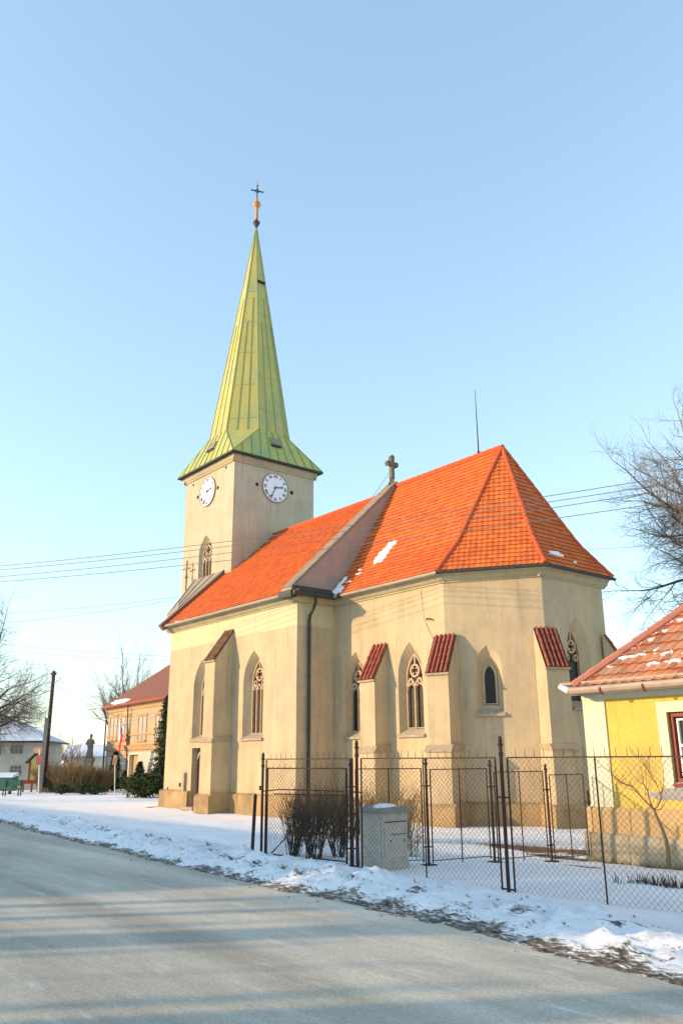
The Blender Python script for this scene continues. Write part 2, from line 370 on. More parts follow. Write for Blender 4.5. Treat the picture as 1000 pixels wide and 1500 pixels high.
M['redroof'] = noise_mat('red_brown_roof', (.22,.085,.055), (.16,.065,.045), 2, .85, .2)
M['greywall'] = plaster_mat('grey_render', (.50,.48,.40), (.42,.41,.34), streak=.2)
M['pane'] = noise_mat('window_pane', (.10,.12,.13), (.16,.17,.17), 3, .15, 0, spec=.7)
M['palepane'] = noise_mat('curtained_pane', (.42,.36,.30), (.34,.29,.25), 3, .3, 0, spec=.6)
M['snowroof'] = noise_mat('snow_covered_roof', (.72,.76,.84), (.62,.66,.75), 2, .8, .3)
M['flagwhite'] = noise_mat('flag_white', (.7,.7,.72), (.66,.66,.7), 2, .8, 0)
M['flagred'] = noise_mat('flag_red', (.62,.02,.03), (.52,.02,.03), 2, .8, 0)
M['flagblue'] = noise_mat('flag_blue', (.03,.05,.25), (.03,.05,.20), 2, .8, 0)
M['green'] = noise_mat('green_paint', (.06,.19,.13), (.05,.13,.10), 4, .6, .1)
M['redpaint'] = noise_mat('sign_red', (.50,.13,.12), (.42,.12,.11), 4, .6, 0)
M['orange'] = noise_mat('sign_orange', (.70,.38,.20), (.62,.32,.17), 4, .6, 0)
M['signwhite'] = noise_mat('sign_white', (.70,.68,.64), (.6,.58,.54), 4, .6, 0)
M['noticeyellow'] = noise_mat('notice_yellow', (.75,.62,.20), (.66,.54,.18), 4, .6, 0)

# ------------------------------------------------------------ ground
def road_edge(x): return -10.70 - .073*x + .22*nz(x, 3.1, .45) + .08*nz(x, 9.1, 1.9)
def smooth(a, b, x):
    t = min(1, max(0, (x-a)/(b-a))); return t*t*(3-2*t)
def gz_base(x, y):
    z = .30*smooth(-1.0, -8.5, y)
    z += .018*nz(x, y, .8) + .03*nz(x, y, .21)
    if -12 < x < 26 and y < 1: z += .020*nz(x, y, 2.3, 2) + .016*abs(nz(x, y, 5, 2))
    return z
def gz(x, y):
    """snow surface; returns z and dirt"""
    z = gz_base(x, y)
    d = y - road_edge(x)                      # distance from the asphalt
    dirt = 0.0
    if d < 3.2 and x > -60:
        lump = .8*abs(nz(x, y, .9, 4)) + .75*abs(nz(x, y, 2.3, 1)) + .60*abs(nz(x, y, 5.2, 7)) + .38*nz(x, y, 11, 2) + .24*nz(x, y, 23, 6)
        prof = smooth(.0, .75, d)*(1-smooth(1.3, 2.8, d))
        amp = .225 - .07*smooth(17, 20, x)
        z = z*smooth(.2, 2.0, d) + (.345)*(1-smooth(.2, 2.0, d))
        z += prof*(.05 + amp*lump) + .018*prof*abs(nz(x, y, 17, 3)) + .030*(1-smooth(.0, .7, abs(d-.3)))*nz(x*.5, y*1.6, 12, 9)
        z -= .10*smooth(.10, -.22, d + .12*nz(x, y, 3.3, 5) + .06*nz(x, y, 11, 5))
        e = d + .16*nz(x, y*3, 1.7, 2) + .14*nz(x, y*2, 5.0, 2)
        wd = .70 + .30*smooth(14, 19, x)
        dirt = .76*(1.0 - smooth(.18*wd, .74*wd, e))
        dirt = max(dirt, .62*prof*smooth(.10, .42, nz(x, y, 2.4, 8)+.5*nz(x, y, 9, 8)), .45*prof*smooth(1.3, .4, d))
    # bare ground at the foot of the walls and round the plot corner
    def patch(cx, cy, rx, ry, s=.9):
        r = hypot((x-cx)/rx, (y-cy)/ry) + .55*nz(x, y, 1.2, 3) + .3*nz(x, y, 4, 3)
        return s*(1-smooth(.6, 1.05, r))
    if y > -8 and x > -16:
        dirt = max(dirt, patch(13.2, -2.6, 2.1, 1.0), patch(15.2, -4.0, 1.3, .45), patch(17.5, -4.15, 2.6, .28),
                   patch(14.6, -5.6, .4, .14), patch(16.6, -5.5, .7, .14), patch(-7.6, -.35, 1.0, .35), patch(-10.9, -.3, .5, .5, .9), patch(-5.1, -1.15, .7, .15))
    return z, dirt

def grid_ground():
    xs = []; x = -120.0
    while x < -14: xs.append(x); x += 2.0 if x > -60 else 6.0
    while x < 6: xs.append(x); x += .22
    while x < 25: xs.append(x); x += .10
    while x < 120: xs.append(x); x += 3.0
    ys = []; y = -13.4
    while y < -8.6: ys.append(y); y += .075
    while y < 0: ys.append(y); y += .2
    while y < 14: ys.append(y); y += .8
    while y < 120: ys.append(y); y += 4
    me = bpy.data.meshes.new('snowy_lawn'); vs = []; dirt = []
    for yy in ys:
        for xx in xs:
            z, d = gz(xx, yy); vs.append((xx, yy, z)); dirt.append(d)
    nx = len(xs)
    fs = [(j*nx+i, j*nx+i+1, (j+1)*nx+i+1, (j+1)*nx+i) for j in range(len(ys)-1) for i in range(nx-1)]
    me.from_pydata(vs, [], fs)
    at = me.attributes.new('dirt', 'FLOAT', 'POINT'); at.data.foreach_set('value', dirt)
    for p in me.polygons: p.use_smooth = True
    return me

def snow_mat():
    m, nt, b = newmat('old_snow'); N = nt.nodes; L = nt.links
    geo = N.new('ShaderNodeNewGeometry'); at = N.new('ShaderNodeAttribute'); at.attribute_name = 'dirt'
    n1 = N.new('ShaderNodeTexNoise'); n1.inputs['Scale'].default_value = 1.1; n1.inputs['Detail'].default_value = 8; L.new(geo.outputs['Position'], n1.inputs['Vector'])
    c = N.new('ShaderNodeValToRGB'); c.color_ramp.elements[0].position = .3; c.color_ramp.elements[1].position = .7
    c.color_ramp.elements[0].color = (.82,.825,.84,1); c.color_ramp.elements[1].color = (.93,.935,.945,1); L.new(n1.outputs['Fac'], c.inputs['Fac'])
    n2 = N.new('ShaderNodeTexNoise'); n2.inputs['Scale'].default_value = 16; n2.inputs['Detail'].default_value = 8; n2.inputs['Roughness'].default_value = .75; L.new(geo.outputs['Position'], n2.inputs['Vector'])
    mp2 = N.new('ShaderNodeMapping'); mp2.inputs['Scale'].default_value = (.45, 1.5, 1.0); mp2.inputs['Rotation'].default_value = (0, 0, radians(4.2)); L.new(geo.outputs['Position'], mp2.inputs['Vector']); L.new(mp2.outputs[0], n2.inputs['Vector'])
    a = N.new('ShaderNodeMath'); a.operation = 'MULTIPLY_ADD'; L.new(n2.outputs['Fac'], a.inputs[0]); a.inputs[1].default_value = 1.9; L.new(at.outputs['Fac'], a.inputs[2])
    r = N.new('ShaderNodeMapRange'); r.inputs['From Min'].default_value = 1.42; r.inputs['From Max'].default_value = 1.66; L.new(a.outputs[0], r.inputs['Value'])
    dc = N.new('ShaderNodeValToRGB'); dc.color_ramp.elements[0].position = .35; dc.color_ramp.elements[1].position = .65
    dc.color_ramp.elements[0].color = (.035,.032,.028,1); dc.color_ramp.elements[1].color = (.20,.165,.115,1)
    n3 = N.new('ShaderNodeTexNoise'); n3.inputs['Scale'].default_value = 14; n3.inputs['Detail'].default_value = 8; L.new(geo.outputs['Position'], n3.inputs['Vector']); L.new(n3.outputs['Fac'], dc.inputs['Fac'])
    mx = N.new('ShaderNodeMix'); mx.data_type = 'RGBA'; L.new(r.outputs[0], mx.inputs['Factor']); L.new(c.outputs[0], mx.inputs[6]); L.new(dc.outputs[0], mx.inputs[7])
    L.new(mx.outputs[2], b.inputs['Base Color']); b.inputs['Roughness'].default_value = .75; b.inputs['Specular IOR Level'].default_value = .25
    n4 = N.new('ShaderNodeTexNoise'); n4.inputs['Scale'].default_value = 9; n4.inputs['Detail'].default_value = 10; n4.inputs['Roughness'].default_value = .78; L.new(geo.outputs['Position'], n4.inputs['Vector'])
    bp = N.new('ShaderNodeBump'); bp.inputs['Strength'].default_value = .8; bp.inputs['Distance'].default_value = .04; L.new(n4.outputs['Fac'], bp.inputs['Height']); L.new(bp.outputs[0], b.inputs['Normal'])
    return m
M['snow'] = snow_mat()
me = grid_ground(); me.materials.append(M['snow'])
o = bpy.data.objects.new('snowy_lawn', me); COL.objects.link(o); tag(o, kind='structure')
mb = MB(); mb.add([(-3000,-3000,-.35),(3000,-3000,-.35),(3000,3000,-.35),(-3000,3000,-.35)], [(0,1,2,3)])
o = obj('ground', mb, M['snowcap']); tag(o, kind='structure')

def road_mat():
    m, nt, b = newmat('frosted_asphalt'); N = nt.nodes; L = nt.links
    geo = N.new('ShaderNodeNewGeometry')
    n1 = N.new('ShaderNodeTexNoise'); n1.inputs['Scale'].default_value = .55; n1.inputs['Detail'].default_value = 10; n1.inputs['Roughness'].default_value = .6
    mp = N.new('ShaderNodeMapping'); mp.inputs['Scale'].default_value = (.35, 1.6, 1); mp.inputs['Rotation'].default_value = (0, 0, radians(4)); L.new(geo.outputs['Position'], mp.inputs['Vector']); L.new(mp.outputs[0], n1.inputs['Vector'])
    c = N.new('ShaderNodeValToRGB'); c.color_ramp.elements[0].position = .34; c.color_ramp.elements[1].position = .66
    c.color_ramp.elements[0].color = (.33,.31,.255,1); c.color_ramp.elements[1].color = (.53,.49,.395,1); L.new(n1.outputs['Fac'], c.inputs['Fac'])
    n2 = N.new('ShaderNodeTexNoise'); n2.inputs['Scale'].default_value = 45; n2.inputs['Detail'].default_value = 5; n2.inputs['Roughness'].default_value = .8; L.new(geo.outputs['Position'], n2.inputs['Vector'])
    r = N.new('ShaderNodeMapRange'); r.inputs['From Min'].default_value = .3; r.inputs['From Max'].default_value = .7; r.inputs['To Min'].default_value = .62; r.inputs['To Max'].default_value = 1.35; L.new(n2.outputs['Fac'], r.inputs['Value'])
    mm = N.new('ShaderNodeVectorMath'); mm.operation = 'SCALE'; L.new(c.outputs[0], mm.inputs[0]); L.new(r.outputs[0], mm.inputs['Scale'])
    n3 = N.new('ShaderNodeTexNoise'); n3.inputs['Scale'].default_value = 3.3; n3.inputs['Detail'].default_value = 9; n3.inputs['Roughness'].default_value = .75; L.new(mp.outputs[0], n3.inputs['Vector'])
    r3 = N.new('ShaderNodeMapRange'); r3.inputs['From Min'].default_value = .55; r3.inputs['From Max'].default_value = .70; r3.inputs['To Max'].default_value = .8; L.new(n3.outputs['Fac'], r3.inputs['Value'])
    mx = N.new('ShaderNodeMix'); mx.data_type = 'RGBA'; L.new(r3.outputs[0], mx.inputs['Factor']); L.new(mm.outputs[0], mx.inputs[6]); mx.inputs[7].default_value = (.62,.59,.52,1)
    mp6 = N.new('ShaderNodeMapping'); mp6.inputs['Scale'].default_value = (.045, 1.15, 1); mp6.inputs['Rotation'].default_value = (0, 0, radians(4.2)); L.new(geo.outputs['Position'], mp6.inputs['Vector'])
    n6 = N.new('ShaderNodeTexNoise'); n6.inputs['Scale'].default_value = 1.0; n6.inputs['Detail'].default_value = 7; n6.inputs['Roughness'].default_value = .6; L.new(mp6.outputs[0], n6.inputs['Vector'])
    r6 = N.new('ShaderNodeMapRange'); r6.inputs['From Min'].default_value = .34; r6.inputs['From Max'].default_value = .66; r6.inputs['To Min'].default_value = .80; r6.inputs['To Max'].default_value = 1.18; L.new(n6.outputs['Fac'], r6.inputs['Value'])
    m6 = N.new('ShaderNodeVectorMath'); m6.operation = 'SCALE'; L.new(mx.outputs[2], m6.inputs[0]); L.new(r6.outputs[0], m6.inputs['Scale'])
    L.new(m6.outputs[0], b.inputs['Base Color'])
    b.inputs['Roughness'].default_value = .75; b.inputs['Specular IOR Level'].default_value = .35
    bp = N.new('ShaderNodeBump'); bp.inputs['Strength'].default_value = .5; bp.inputs['Distance'].default_value = .006; L.new(n2.outputs['Fac'], bp.inputs['Height']); L.new(bp.outputs[0], b.inputs['Normal'])
    return m
M['road'] = road_mat()
mb = MB(); n = 60
xs = [-140 + 240*i/n for i in range(n+1)]
vs = [(x, -9.9-.073*x, .342) for x in xs] + [(x, -24.0, .342) for x in xs]
mb.add(vs, [(i, i+n+1, i+n+2, i+1) for i in range(n)])
o = obj('road', mb, M['road']); tag(o, kind='structure')
mb = MB()
mb.add([(-140,-24,.36),(100,-24,.36),(100,-120,.36),(-140,-120,.36)], [(0,3,2,1)])
o = obj('far_verge', mb, M['snowcap']); tag(o, kind='structure')
mb = MB()
for i in range(260):
    x = RND.uniform(0, 23); y = road_edge(x) + RND.uniform(-.25, 1.6)
    z, _ = gz(x, y); r = RND.uniform(.008, .030); z = max(z, .342)
    pts = []
    mb.tube([(x-r, y, z+r*.1), (x-r*.4, y+r*.3, z+r*.3), (x+r*.4, y, z+r*.25), (x+r, y+r*.2, z)], [r*.3, r*.7, r*.8, r*.2], 5)
M['clod'] = noise_mat('dirty_snow', (.50,.47,.43), (.20,.17,.13), 9, .9, .3)
o = obj('snow_clods', mb, M['clod']); tag(o, 'grey and white clods of ploughed snow scattered along the road edge', 'snow clods', kind='stuff')

# ------------------------------------------------------------ tiled roofs
def tiles(name, mat, parent, e0, e1, D, prof, clip, course=.33, colw=.25, rise=.03, wave=.022, label=None, over=0.0):
    """pantile field: eave from e0 to e1 (world xy), running inward D metres, prof(d)->z, clip = list of (point, inward normal) in plan"""
    e0 = Vector((e0[0], e0[1], 0)); e1 = Vector((e1[0], e1[1], 0)); u = (e1-e0); Ln = u.length; u.normalize()
    inn = Vector((-u.y, u.x, 0))
    # slope-length parametrisation
    ds = [0.0]; k = 0; N = 400
    for i in range(1, N+1):
        a = D*(i-1)/N; b_ = D*i/N
        ds.append(ds[-1] + hypot(b_-a, prof(b_)-prof(a)))
    S = ds[-1]; nc = int(S/course)+1
    def d_at(s):
        if s >= S: return D
        lo_, hi_ = 0, N
        while hi_-lo_ > 1:
            m_ = (lo_+hi_)//2
            if ds[m_] <= s: lo_ = m_
            else: hi_ = m_
        return D*(lo_ + (s-ds[lo_])/(ds[hi_]-ds[lo_]+1e-12))/N
    sub = 4; ncol = int(Ln/colw)+1; W = ncol*sub+1
    bm = bmesh.new(); uvl = bm.loops.layers.uv.new('tile')
    rows = []
    for j in range(nc):
        s0 = j*course; s1 = min((j+1)*course + .02, S)
        if s0 >= S-.02: break
        for q, s in ((0, s0), (1, s1)):
            d = d_at(s); z = prof(d); dd = d_at(min(s+.02, S)); sl = atan2(prof(dd)-z, max(dd-d, 1e-6))
            nrm = Vector((0, 0, 1))*cos(sl) - inn*sin(sl)
            row = []
            for i in range(W):
                uu = min(i*colw/sub, Ln)
                ph = i % sub
                h = wave*(0, 1, .55, -.2)[ph] + (rise if q == 0 else 0.0) + .010*RND.random()*(q == 0)
                p = e0 + u*uu + inn*d + Vector((0, 0, z)) + nrm*h
                row.append((bm.verts.new(p), uu/colw, j + (.001 if q == 0 else .999)))
            rows.append((j, q, row))
    for k in range(0, len(rows)-1):
        j, q, a = rows[k]; j2, q2, b_ = rows[k+1]
        for i in range(W-1):
            if q == 0:
                vs_ = (a[i], a[i+1], b_[i+1], b_[i]); jj = j
            else:
                vs_ = (a[i], a[i+1], b_[i+1], b_[i]); jj = j2
            f = bm.faces.new([w[0] for w in vs_])
            cu = (i // sub) + .5
            for lp in f.loops: lp[uvl].uv = (cu, jj + .5)
    for pt, nn in clip:
        bmesh.ops.bisect_plane(bm, geom=bm.verts[:]+bm.edges[:]+bm.faces[:], plane_co=Vector((pt[0], pt[1], 0)),
                               plane_no=Vector((nn[0], nn[1], 0)).normalized(), clear_inner=True)
    off = root_loc(parent)
    for v in bm.verts: v.co -= off
    me = bpy.data.meshes.new(name); bm.to_mesh(me); bm.free(); me.materials.append(mat)
    o = bpy.data.objects.new(name, me); COL.objects.link(o); o.parent = parent
    if label: o['label'] = label
    return o

def ridge_line(mb, pts, r=.12, step=.36):
    for a, b_ in zip(pts[:-1], pts[1:]):
        a, b_ = Vector(a), Vector(b_); L_ = (b_-a).length; n_ = max(1, int(L_/step))
        for i in range(n_):
            p = a.lerp(b_, i/n_); q = a.lerp(b_, (i+1.12)/n_)
            mb.tube([p, q], [r*1.08, r*.88], 8)

def snow_blob(name, parent, surf, u0, v0, ru, rv, h=.07, skew=0.0, n=26, seed=1, mat='snowcap', rough=1.0):
    """thin snow lying on a surface: surf(u,v)->(point, normal)"""
    mb = MB(); vs = []
    for j in range(n+1):
        for i in range(n+1):
            a = -1.25+2.5*i/n; b_ = -1.25+2.5*j/n
            r = hypot(a, b_) + rough*(.42*nz(a, b_, 2.1, seed) + .25*nz(a, b_, 5.5, seed))
            t = max(-.5, 1-r*r)
            p, nn = surf(u0+a*ru+skew*b_*rv, v0+b_*rv)
            vs.append(Vector(p) + Vector(nn)*(h*min(t, .5)*1.6 - .005))
    fs = [(j*(n+1)+i, j*(n+1)+i+1, (j+1)*(n+1)+i+1, (j+1)*(n+1)+i) for j in range(n) for i in range(n)]
    mb.add(vs, fs)
    return obj(name, mb, M[mat], parent, smooth=True)

# ------------------------------------------------------------ the church
church = thing('church', 'cream plastered village church with orange tiled roof and tall pointed green spire', 'church', (0, 0, 0))
AX = 5.5                                             # long axis
NL = 10.47; HW = 8.06
S1 = 1.877; C1 = 6.195; PH = radians(33.88)
K2 = (9.017, 3.772); K3 = (9.017, 7.30); NC = 2*AX - S1
C1P = (C1, S1)
F_nave = Frame((-NL, 0), (1, 0), (0, -1))
F_stub = Frame((0, 0), (0, 1), (1, 0))
F_chan = Frame((0, S1), (1, 0), (0, -1))
F_f2 = Frame(C1P, (cos(PH), sin(PH)), (sin(PH), -cos(PH)))
F_f3 = Frame(K2, (0, 1), (1, 0))
F_f4 = Frame(K3, (-cos(PH), sin(PH)), (sin(PH), cos(PH)))
A2 = hypot(K2[0]-C1, K2[1]-S1)
TX1, TX0 = -9.765, -15.054; TY0, TY1 = AX-2.664, AX+2.664; TH = 17.75
F_ts = Frame((TX0, TY0), (1, 0), (0, -1)); F_te = Frame((TX1, TY0), (0, 1), (1, 0))

def wall_face(mb, F, w, z0, z1, holes=()):
    """front face with real openings plus their splayed reveals; holes = (outer, inner, depth)"""
    outer = [(0, z0), (w, z0), (w, z1), (0, z1)]
    loops = [[Vector((a, b_, 0)) for a, b_ in outer]] + [[Vector((a, b_, 0)) for a, b_ in reversed(h[0])] for h in holes]
    flat = [p for l in loops for p in l]
    tris = tessellate_polygon(loops)
    mb.add([F(p.x, p.y, 0) for p in flat], [tuple(t) for t in tris])
    for out_, inn_, dep in holes:
        n_ = len(out_)
        vs = [F(a, b_, 0) for a, b_ in out_] + [F(a, b_, -dep) for a, b_ in inn_]
        mb.add(vs, [(i, (i+1) % n_, (i+1) % n_ + n_, i+n_) for i in range(n_)])

def arch_pair(uc, w, z0, zs, za, wi, z0i, zsi, zai, dep, ui=None):
    ui = uc if ui is None else ui
    return (arch(w, z0, zs, za, uc), arch(wi, z0i, zsi, zai, ui), dep)

def obj_wall(name, parts, mat, label=None):
    mb = MB()
    for p in parts: p(mb)
    me = mb.mesh(name, (0, 0, 0), [mat], fix=False)
    # orient all faces outward by checking with recalc
    o = bpy.data.objects.new(name, me); COL.objects.link(o); o.parent = church
    if label: o['label'] = label
    return o

def church_window(F, ui, wi, z0i, zsi, zai, dep, lights=2, name='window', fancy=True, label=None):
    """glass with stone tracery set in the reveal"""
    g = MB(); g.prism(F, arch(wi+.04, z0i-.02, zsi, zai+.02, ui), -dep-.06, -dep-.10)
    w_ = obj(name, g, M['glass'], church, label=label)
    t = MB(); b0, b1 = -dep-.055, -dep+.06
    t.strip(F, arch(wi-.05, z0i+.02, zsi, zai-.03, ui), .06, b0, b1, closed=True)
    if fancy:
        bw = .055; hw = wi/2-.05
        zl = zsi - .35*wi
        if lights >= 2:
            n_ = lights
            for k in range(1, n_):
                uu = ui - hw + 2*hw*k/n_
                t.strip(F, [(uu, z0i), (uu, zl+.12)], bw, b0, b1+.02)
            lw = 2*hw/n_
            for k in range(n_):
                uc = ui - hw + lw*(k+.5)
                a_ = arch(lw, zl, zl, zl+lw*1.0, uc, 5)[2:]
                t.strip(F, a_, .06, b0, b1)
                # cusps
                t.strip(F, [(uc-lw/2, zl+lw*.35), (uc-lw*.16, zl+lw*.42)], .05, b0, b1-.01)
                t.strip(F, [(uc+lw/2, zl+lw*.35), (uc+lw*.16, zl+lw*.42)], .05, b0, b1-.01)
        zc = zsi + (zai-zsi)*.36; rr = wi*.23
        circ = [(ui+rr*cos(2*pi*k/14), zc+rr*sin(2*pi*k/14)) for k in range(14)]
        t.strip(F, circ, .07, b0, b1, closed=True)
        for k in range(4):
            a_ = pi/4 + k*pi/2
            t.strip(F, [(ui+rr*cos(a_), zc+rr*sin(a_)), (ui+rr*.45*cos(a_), zc+rr*.45*sin(a_))], .06, b0, b1-.01)
        for sg in (-1, 1):
            uu = ui+sg*wi*.27; z_ = zsi-.02
            q = [(uu+wi*.11*cos(2*pi*k/10), z_+wi*.11*sin(2*pi*k/10)) for k in range(10)]
            t.strip(F, q, .05, b0, b1-.01, closed=True)
        t.strip(F, [(ui, zc+rr), (ui, zai-.03)], .06, b0, b1-.01)
    obj('tracery', t, M['stone'], w_)
    # leading bars
    z = z0i+.35
    while z < zsi:
        lb = MB(); lb.strip(F, [(ui-wi/2+.04, z), (ui+wi/2-.04, z)], .016, -dep-.06, -dep-.045); z += .36
        obj('glazing_bar', lb, M['iron'], w_)
    return w_

# openings: (frame, hole)
nave_holes = [arch_pair(NL-3.05, 1.50, 2.90, 5.15, 6.47, 1.06, 3.10, 5.15, 6.12, .36),
              arch_pair(NL-7.32, 1.42, 2.95, 5.20, 6.49, 1.02, 3.13, 5.15, 6.12, .36),
              ([(NL-7.93, .12), (NL-7.02, .12), (NL-7.02, 2.60), (NL-7.93, 2.60)],
               [(NL-7.93, .12), (NL-7.02, .12), (NL-7.02, 2.60), (NL-7.93, 2.60)], .30)]
chan_holes = [arch_pair(1.33, 1.34, 2.88, 5.0, 6.13, .92, 3.08, 4.85, 5.78, .30, 1.18),
              arch_pair(4.38, 1.28, 2.88, 4.95, 6.18, .92, 3.12, 4.8, 5.80, .32, 4.34)]
f2_hole = arch_pair(1.42, .96, 3.50, 4.95, 5.80, .50, 3.83, 4.75, 5.30, .30)
f3_hole = arch_pair(1.78, 1.30, 3.70, 5.60, 6.85, .92, 3.90, 5.45, 6.45, .26, 1.66)
ts_hole = arch_pair(TX0*-1-12.50, 1.42, 11.4, 12.85, 13.95, 1.14, 11.5, 12.80, 13.70, .24)

mb = MB()
wall_face(mb, F_nave, NL, 0, 8.45, nave_holes)
wall_face(mb, F_stub, S1+.3, 0, 8.45)
mb.add([V(-NL,0,0), V(-NL,2*AX,0), V(-NL,2*AX,8.45), V(-NL,0,8.45)], [(0,3,2,1)])
mb.add([V(-NL,2*AX,0), V(0,2*AX,0), V(0,2*AX,8.45), V(-NL,2*AX,8.45)], [(0,1,2,3)])
mb.add([V(0,NC-.3,0), V(0,2*AX,0), V(0,2*AX,8.45), V(0,NC-.3,8.45)], [(0,1,2,3)])
obj('nave_wall', mb, M['nave'], church, fix=False, label='nave wall with a paler repainted band under the eaves')
mb = MB()
wall_face(mb, F_chan, C1, 0, 8.45, chan_holes)
wall_face(mb, F_f2, A2, 0, 8.45, [f2_hole])
wall_face(mb, F_f3, K3[1]-K2[1], 0, 8.45, [f3_hole])
wall_face(mb, F_f4, hypot(K3[0]-C1, NC-K3[1]), 0, 8.45)
mb.add([V(0,NC,0), V(C1,NC,0), V(C1,NC,8.45), V(0,NC,8.45)], [(0,1,2,3)])
obj('chancel_wall', mb, M['wall'], church, fix=False)
mb = MB()
wall_face(mb, F_ts, TX1-TX0, 0, TH+.2, [ts_hole])
wall_face(mb, F_te, TY1-TY0, 0, TH+.2)
mb.add([V(TX0,TY0,0), V(TX0,TY1,0), V(TX0,TY1,TH+.2), V(TX0,TY0,TH+.2)], [(0,3,2,1)])
mb.add([V(TX0,TY1,0), V(TX1,TY1,0), V(TX1,TY1,TH+.2), V(TX0,TY1,TH+.2)], [(0,1,2,3)])
obj('tower_wall', mb, M['tower'], church, fix=False)

church_window(F_nave, NL-3.05, 1.06, 3.10, 5.15, 6.12, .36, lights=3)
church_window(F_nave, NL-7.32, 1.02, 3.13, 5.15, 6.12, .36, lights=3)
church_window(F_chan, 1.18, .92, 3.08, 4.85, 5.78, .30)
church_window(F_chan, 4.34, .92, 3.12, 4.8, 5.80, .32)
church_window(F_f2, 1.42, .50, 3.83, 4.75, 5.30, .30, fancy=False, label='small plain lancet window')
# pale surround of the lancet
t = MB(); a1 = arch(.50, 3.83, 4.75, 5.30, 1.42); a2 = arch(.34, 3.86, 4.75, 5.12, 1.42)
vs = [F_f2(a, b_, -.298) for a, b_ in a1] + [F_f2(a, b_, -.33) for a, b_ in a2]
n_ = len(a1); t.add(vs, [(i, (i+1) % n_, (i+1) % n_+n_, i+n_) for i in range(n_)])
obj('lancet_surround', t, M['stone'], church)
church_window(F_f3, 1.66, .92, 3.90, 5.45, 6.45, .26, lights=1)
church_window(F_ts, TX0*-1-12.50, 1.14, 11.5, 12.80, 13.70, .24, lights=3)
# louvre slats in the tower window
def sill(F, uc, w, z, dep, col='sill'):
    mb = MB(); mb.side(F, [(-dep+.02, z+.26), (.10, z), (.10, z-.07), (-.02, z-.07), (-dep+.02, z+.1)], uc-w/2, uc+w/2)
    obj('window_sill', mb, M[col], church)
sill(F_nave, NL-3.05, 1.62, 2.90, .42); sill(F_nave, NL-7.32, 1.54, 2.95, .42)
sill(F_chan, 1.33, 1.45, 2.88, .36); sill(F_chan, 4.38, 1.38, 2.88, .36)
sill(F_f2, 1.42, 1.00, 3.50, .30); sill(F_f3, 1.80, 1.3, 3.70, .34)
# side door
dr = MB(); dr.prism(F_nave, [(NL-7.93, .12), (NL-7.02, .12), (NL-7.02, 2.6), (NL-7.93, 2.6)], -.30, -.36)
dr = obj('door', dr, M['wood'], church, label='narrow dark side door under the left window')
t = MB(); t.strip(F_nave, arch(.78, .14, 1.95, 2.45, NL-7.475)[1:], .09, -.29, -.22); t.strip(F_nave, [(NL-7.90, .14), (NL-7.90, 2.56), (NL-7.05, 2.56), (NL-7.05, .14)], .07, -.29, -.18)
obj('door_frame', t, M['sill'], dr)
t = MB()
for k in range(3): t.box((-7.95, -.28+.0-.22*k, .0), (-6.95, -.02-.0, .12-.04*k)) if False else None
t.box((-8.0, -.42, -.05), (-6.98, -.002, .13)); obj('door_step', t, M['sill'], dr)

# plinth course
def plinth_run(mb, F, u0, u1, zt=.72, d=.15):
    mb.side(F, [(-.02, -.3), (d, -.3), (d, zt-.10), (d-.02, zt-.05), (.0, zt+.02), (-.02, zt+.02)], u0, u1)
mb = MB()
plinth_run(mb, F_nave, -.15, NL-7.98, .78); plinth_run(mb, F_nave, NL-6.97, NL+.15, .78)
plinth_run(mb, F_stub, -.148, S1-.14, .778)
plinth_run(mb, F_chan, .0, C1+.04, .70); plinth_run(mb, F_f2, -.043, A2+.07, .697); plinth_run(mb, F_f3, -.08, 3.6, .694)
plinth_run(mb, Frame((-NL, 0), (0, 1), (-1, 0)), -.147, 11, .777)
obj('plinth', mb, M['plinth'], church)

# cornice
def cornice_run(mb, F, u0, u1, z=HW, e=0.0):
    mb.side(F, [(-.02, z-.0), (.05, z), (.05, z+.05), (.10, z+.07), (.16, z+.13), (.22, z+.24), (.30, z+.30), (.30, z+.36), (-.02, z+.38)], u0, u1)
mb = MB()
cornice_run(mb, F_nave, -.30, NL+.30); cornice_run(mb, F_stub, -.298, S1-.20, HW-.002)
cornice_run(mb, F_chan, .0, C1+.09, HW-.004); cornice_run(mb, F_f2, -.088, A2+.16, HW-.006); cornice_run(mb, F_f3, -.155, 3.6+.1, HW-.008)
cornice_run(mb, F_f4, -.07, 3.0, HW-.01)
obj('cornice', mb, M['cornice'], church)
mb = MB()
for F, w in ((F_ts, TX1-TX0), (F_te, TY1-TY0), (Frame((TX1, TY1), (-1, 0), (0, 1)), TX1-TX0), (Frame((TX0, TY1), (0, -1), (-1, 0)), TY1-TY0)):
    e = .0 if F is F_ts else -.003
    mb.side(F, [(-.02, 17.52), (.06, 17.52), (.06, 17.60), (.10, 17.64), (.14, 17.72), (.16, 17.86), (.16, 17.98), (-.02, 17.98)], -.16-e, w+.16+e)
obj('tower_cornice', mb, M['cornice'], church)

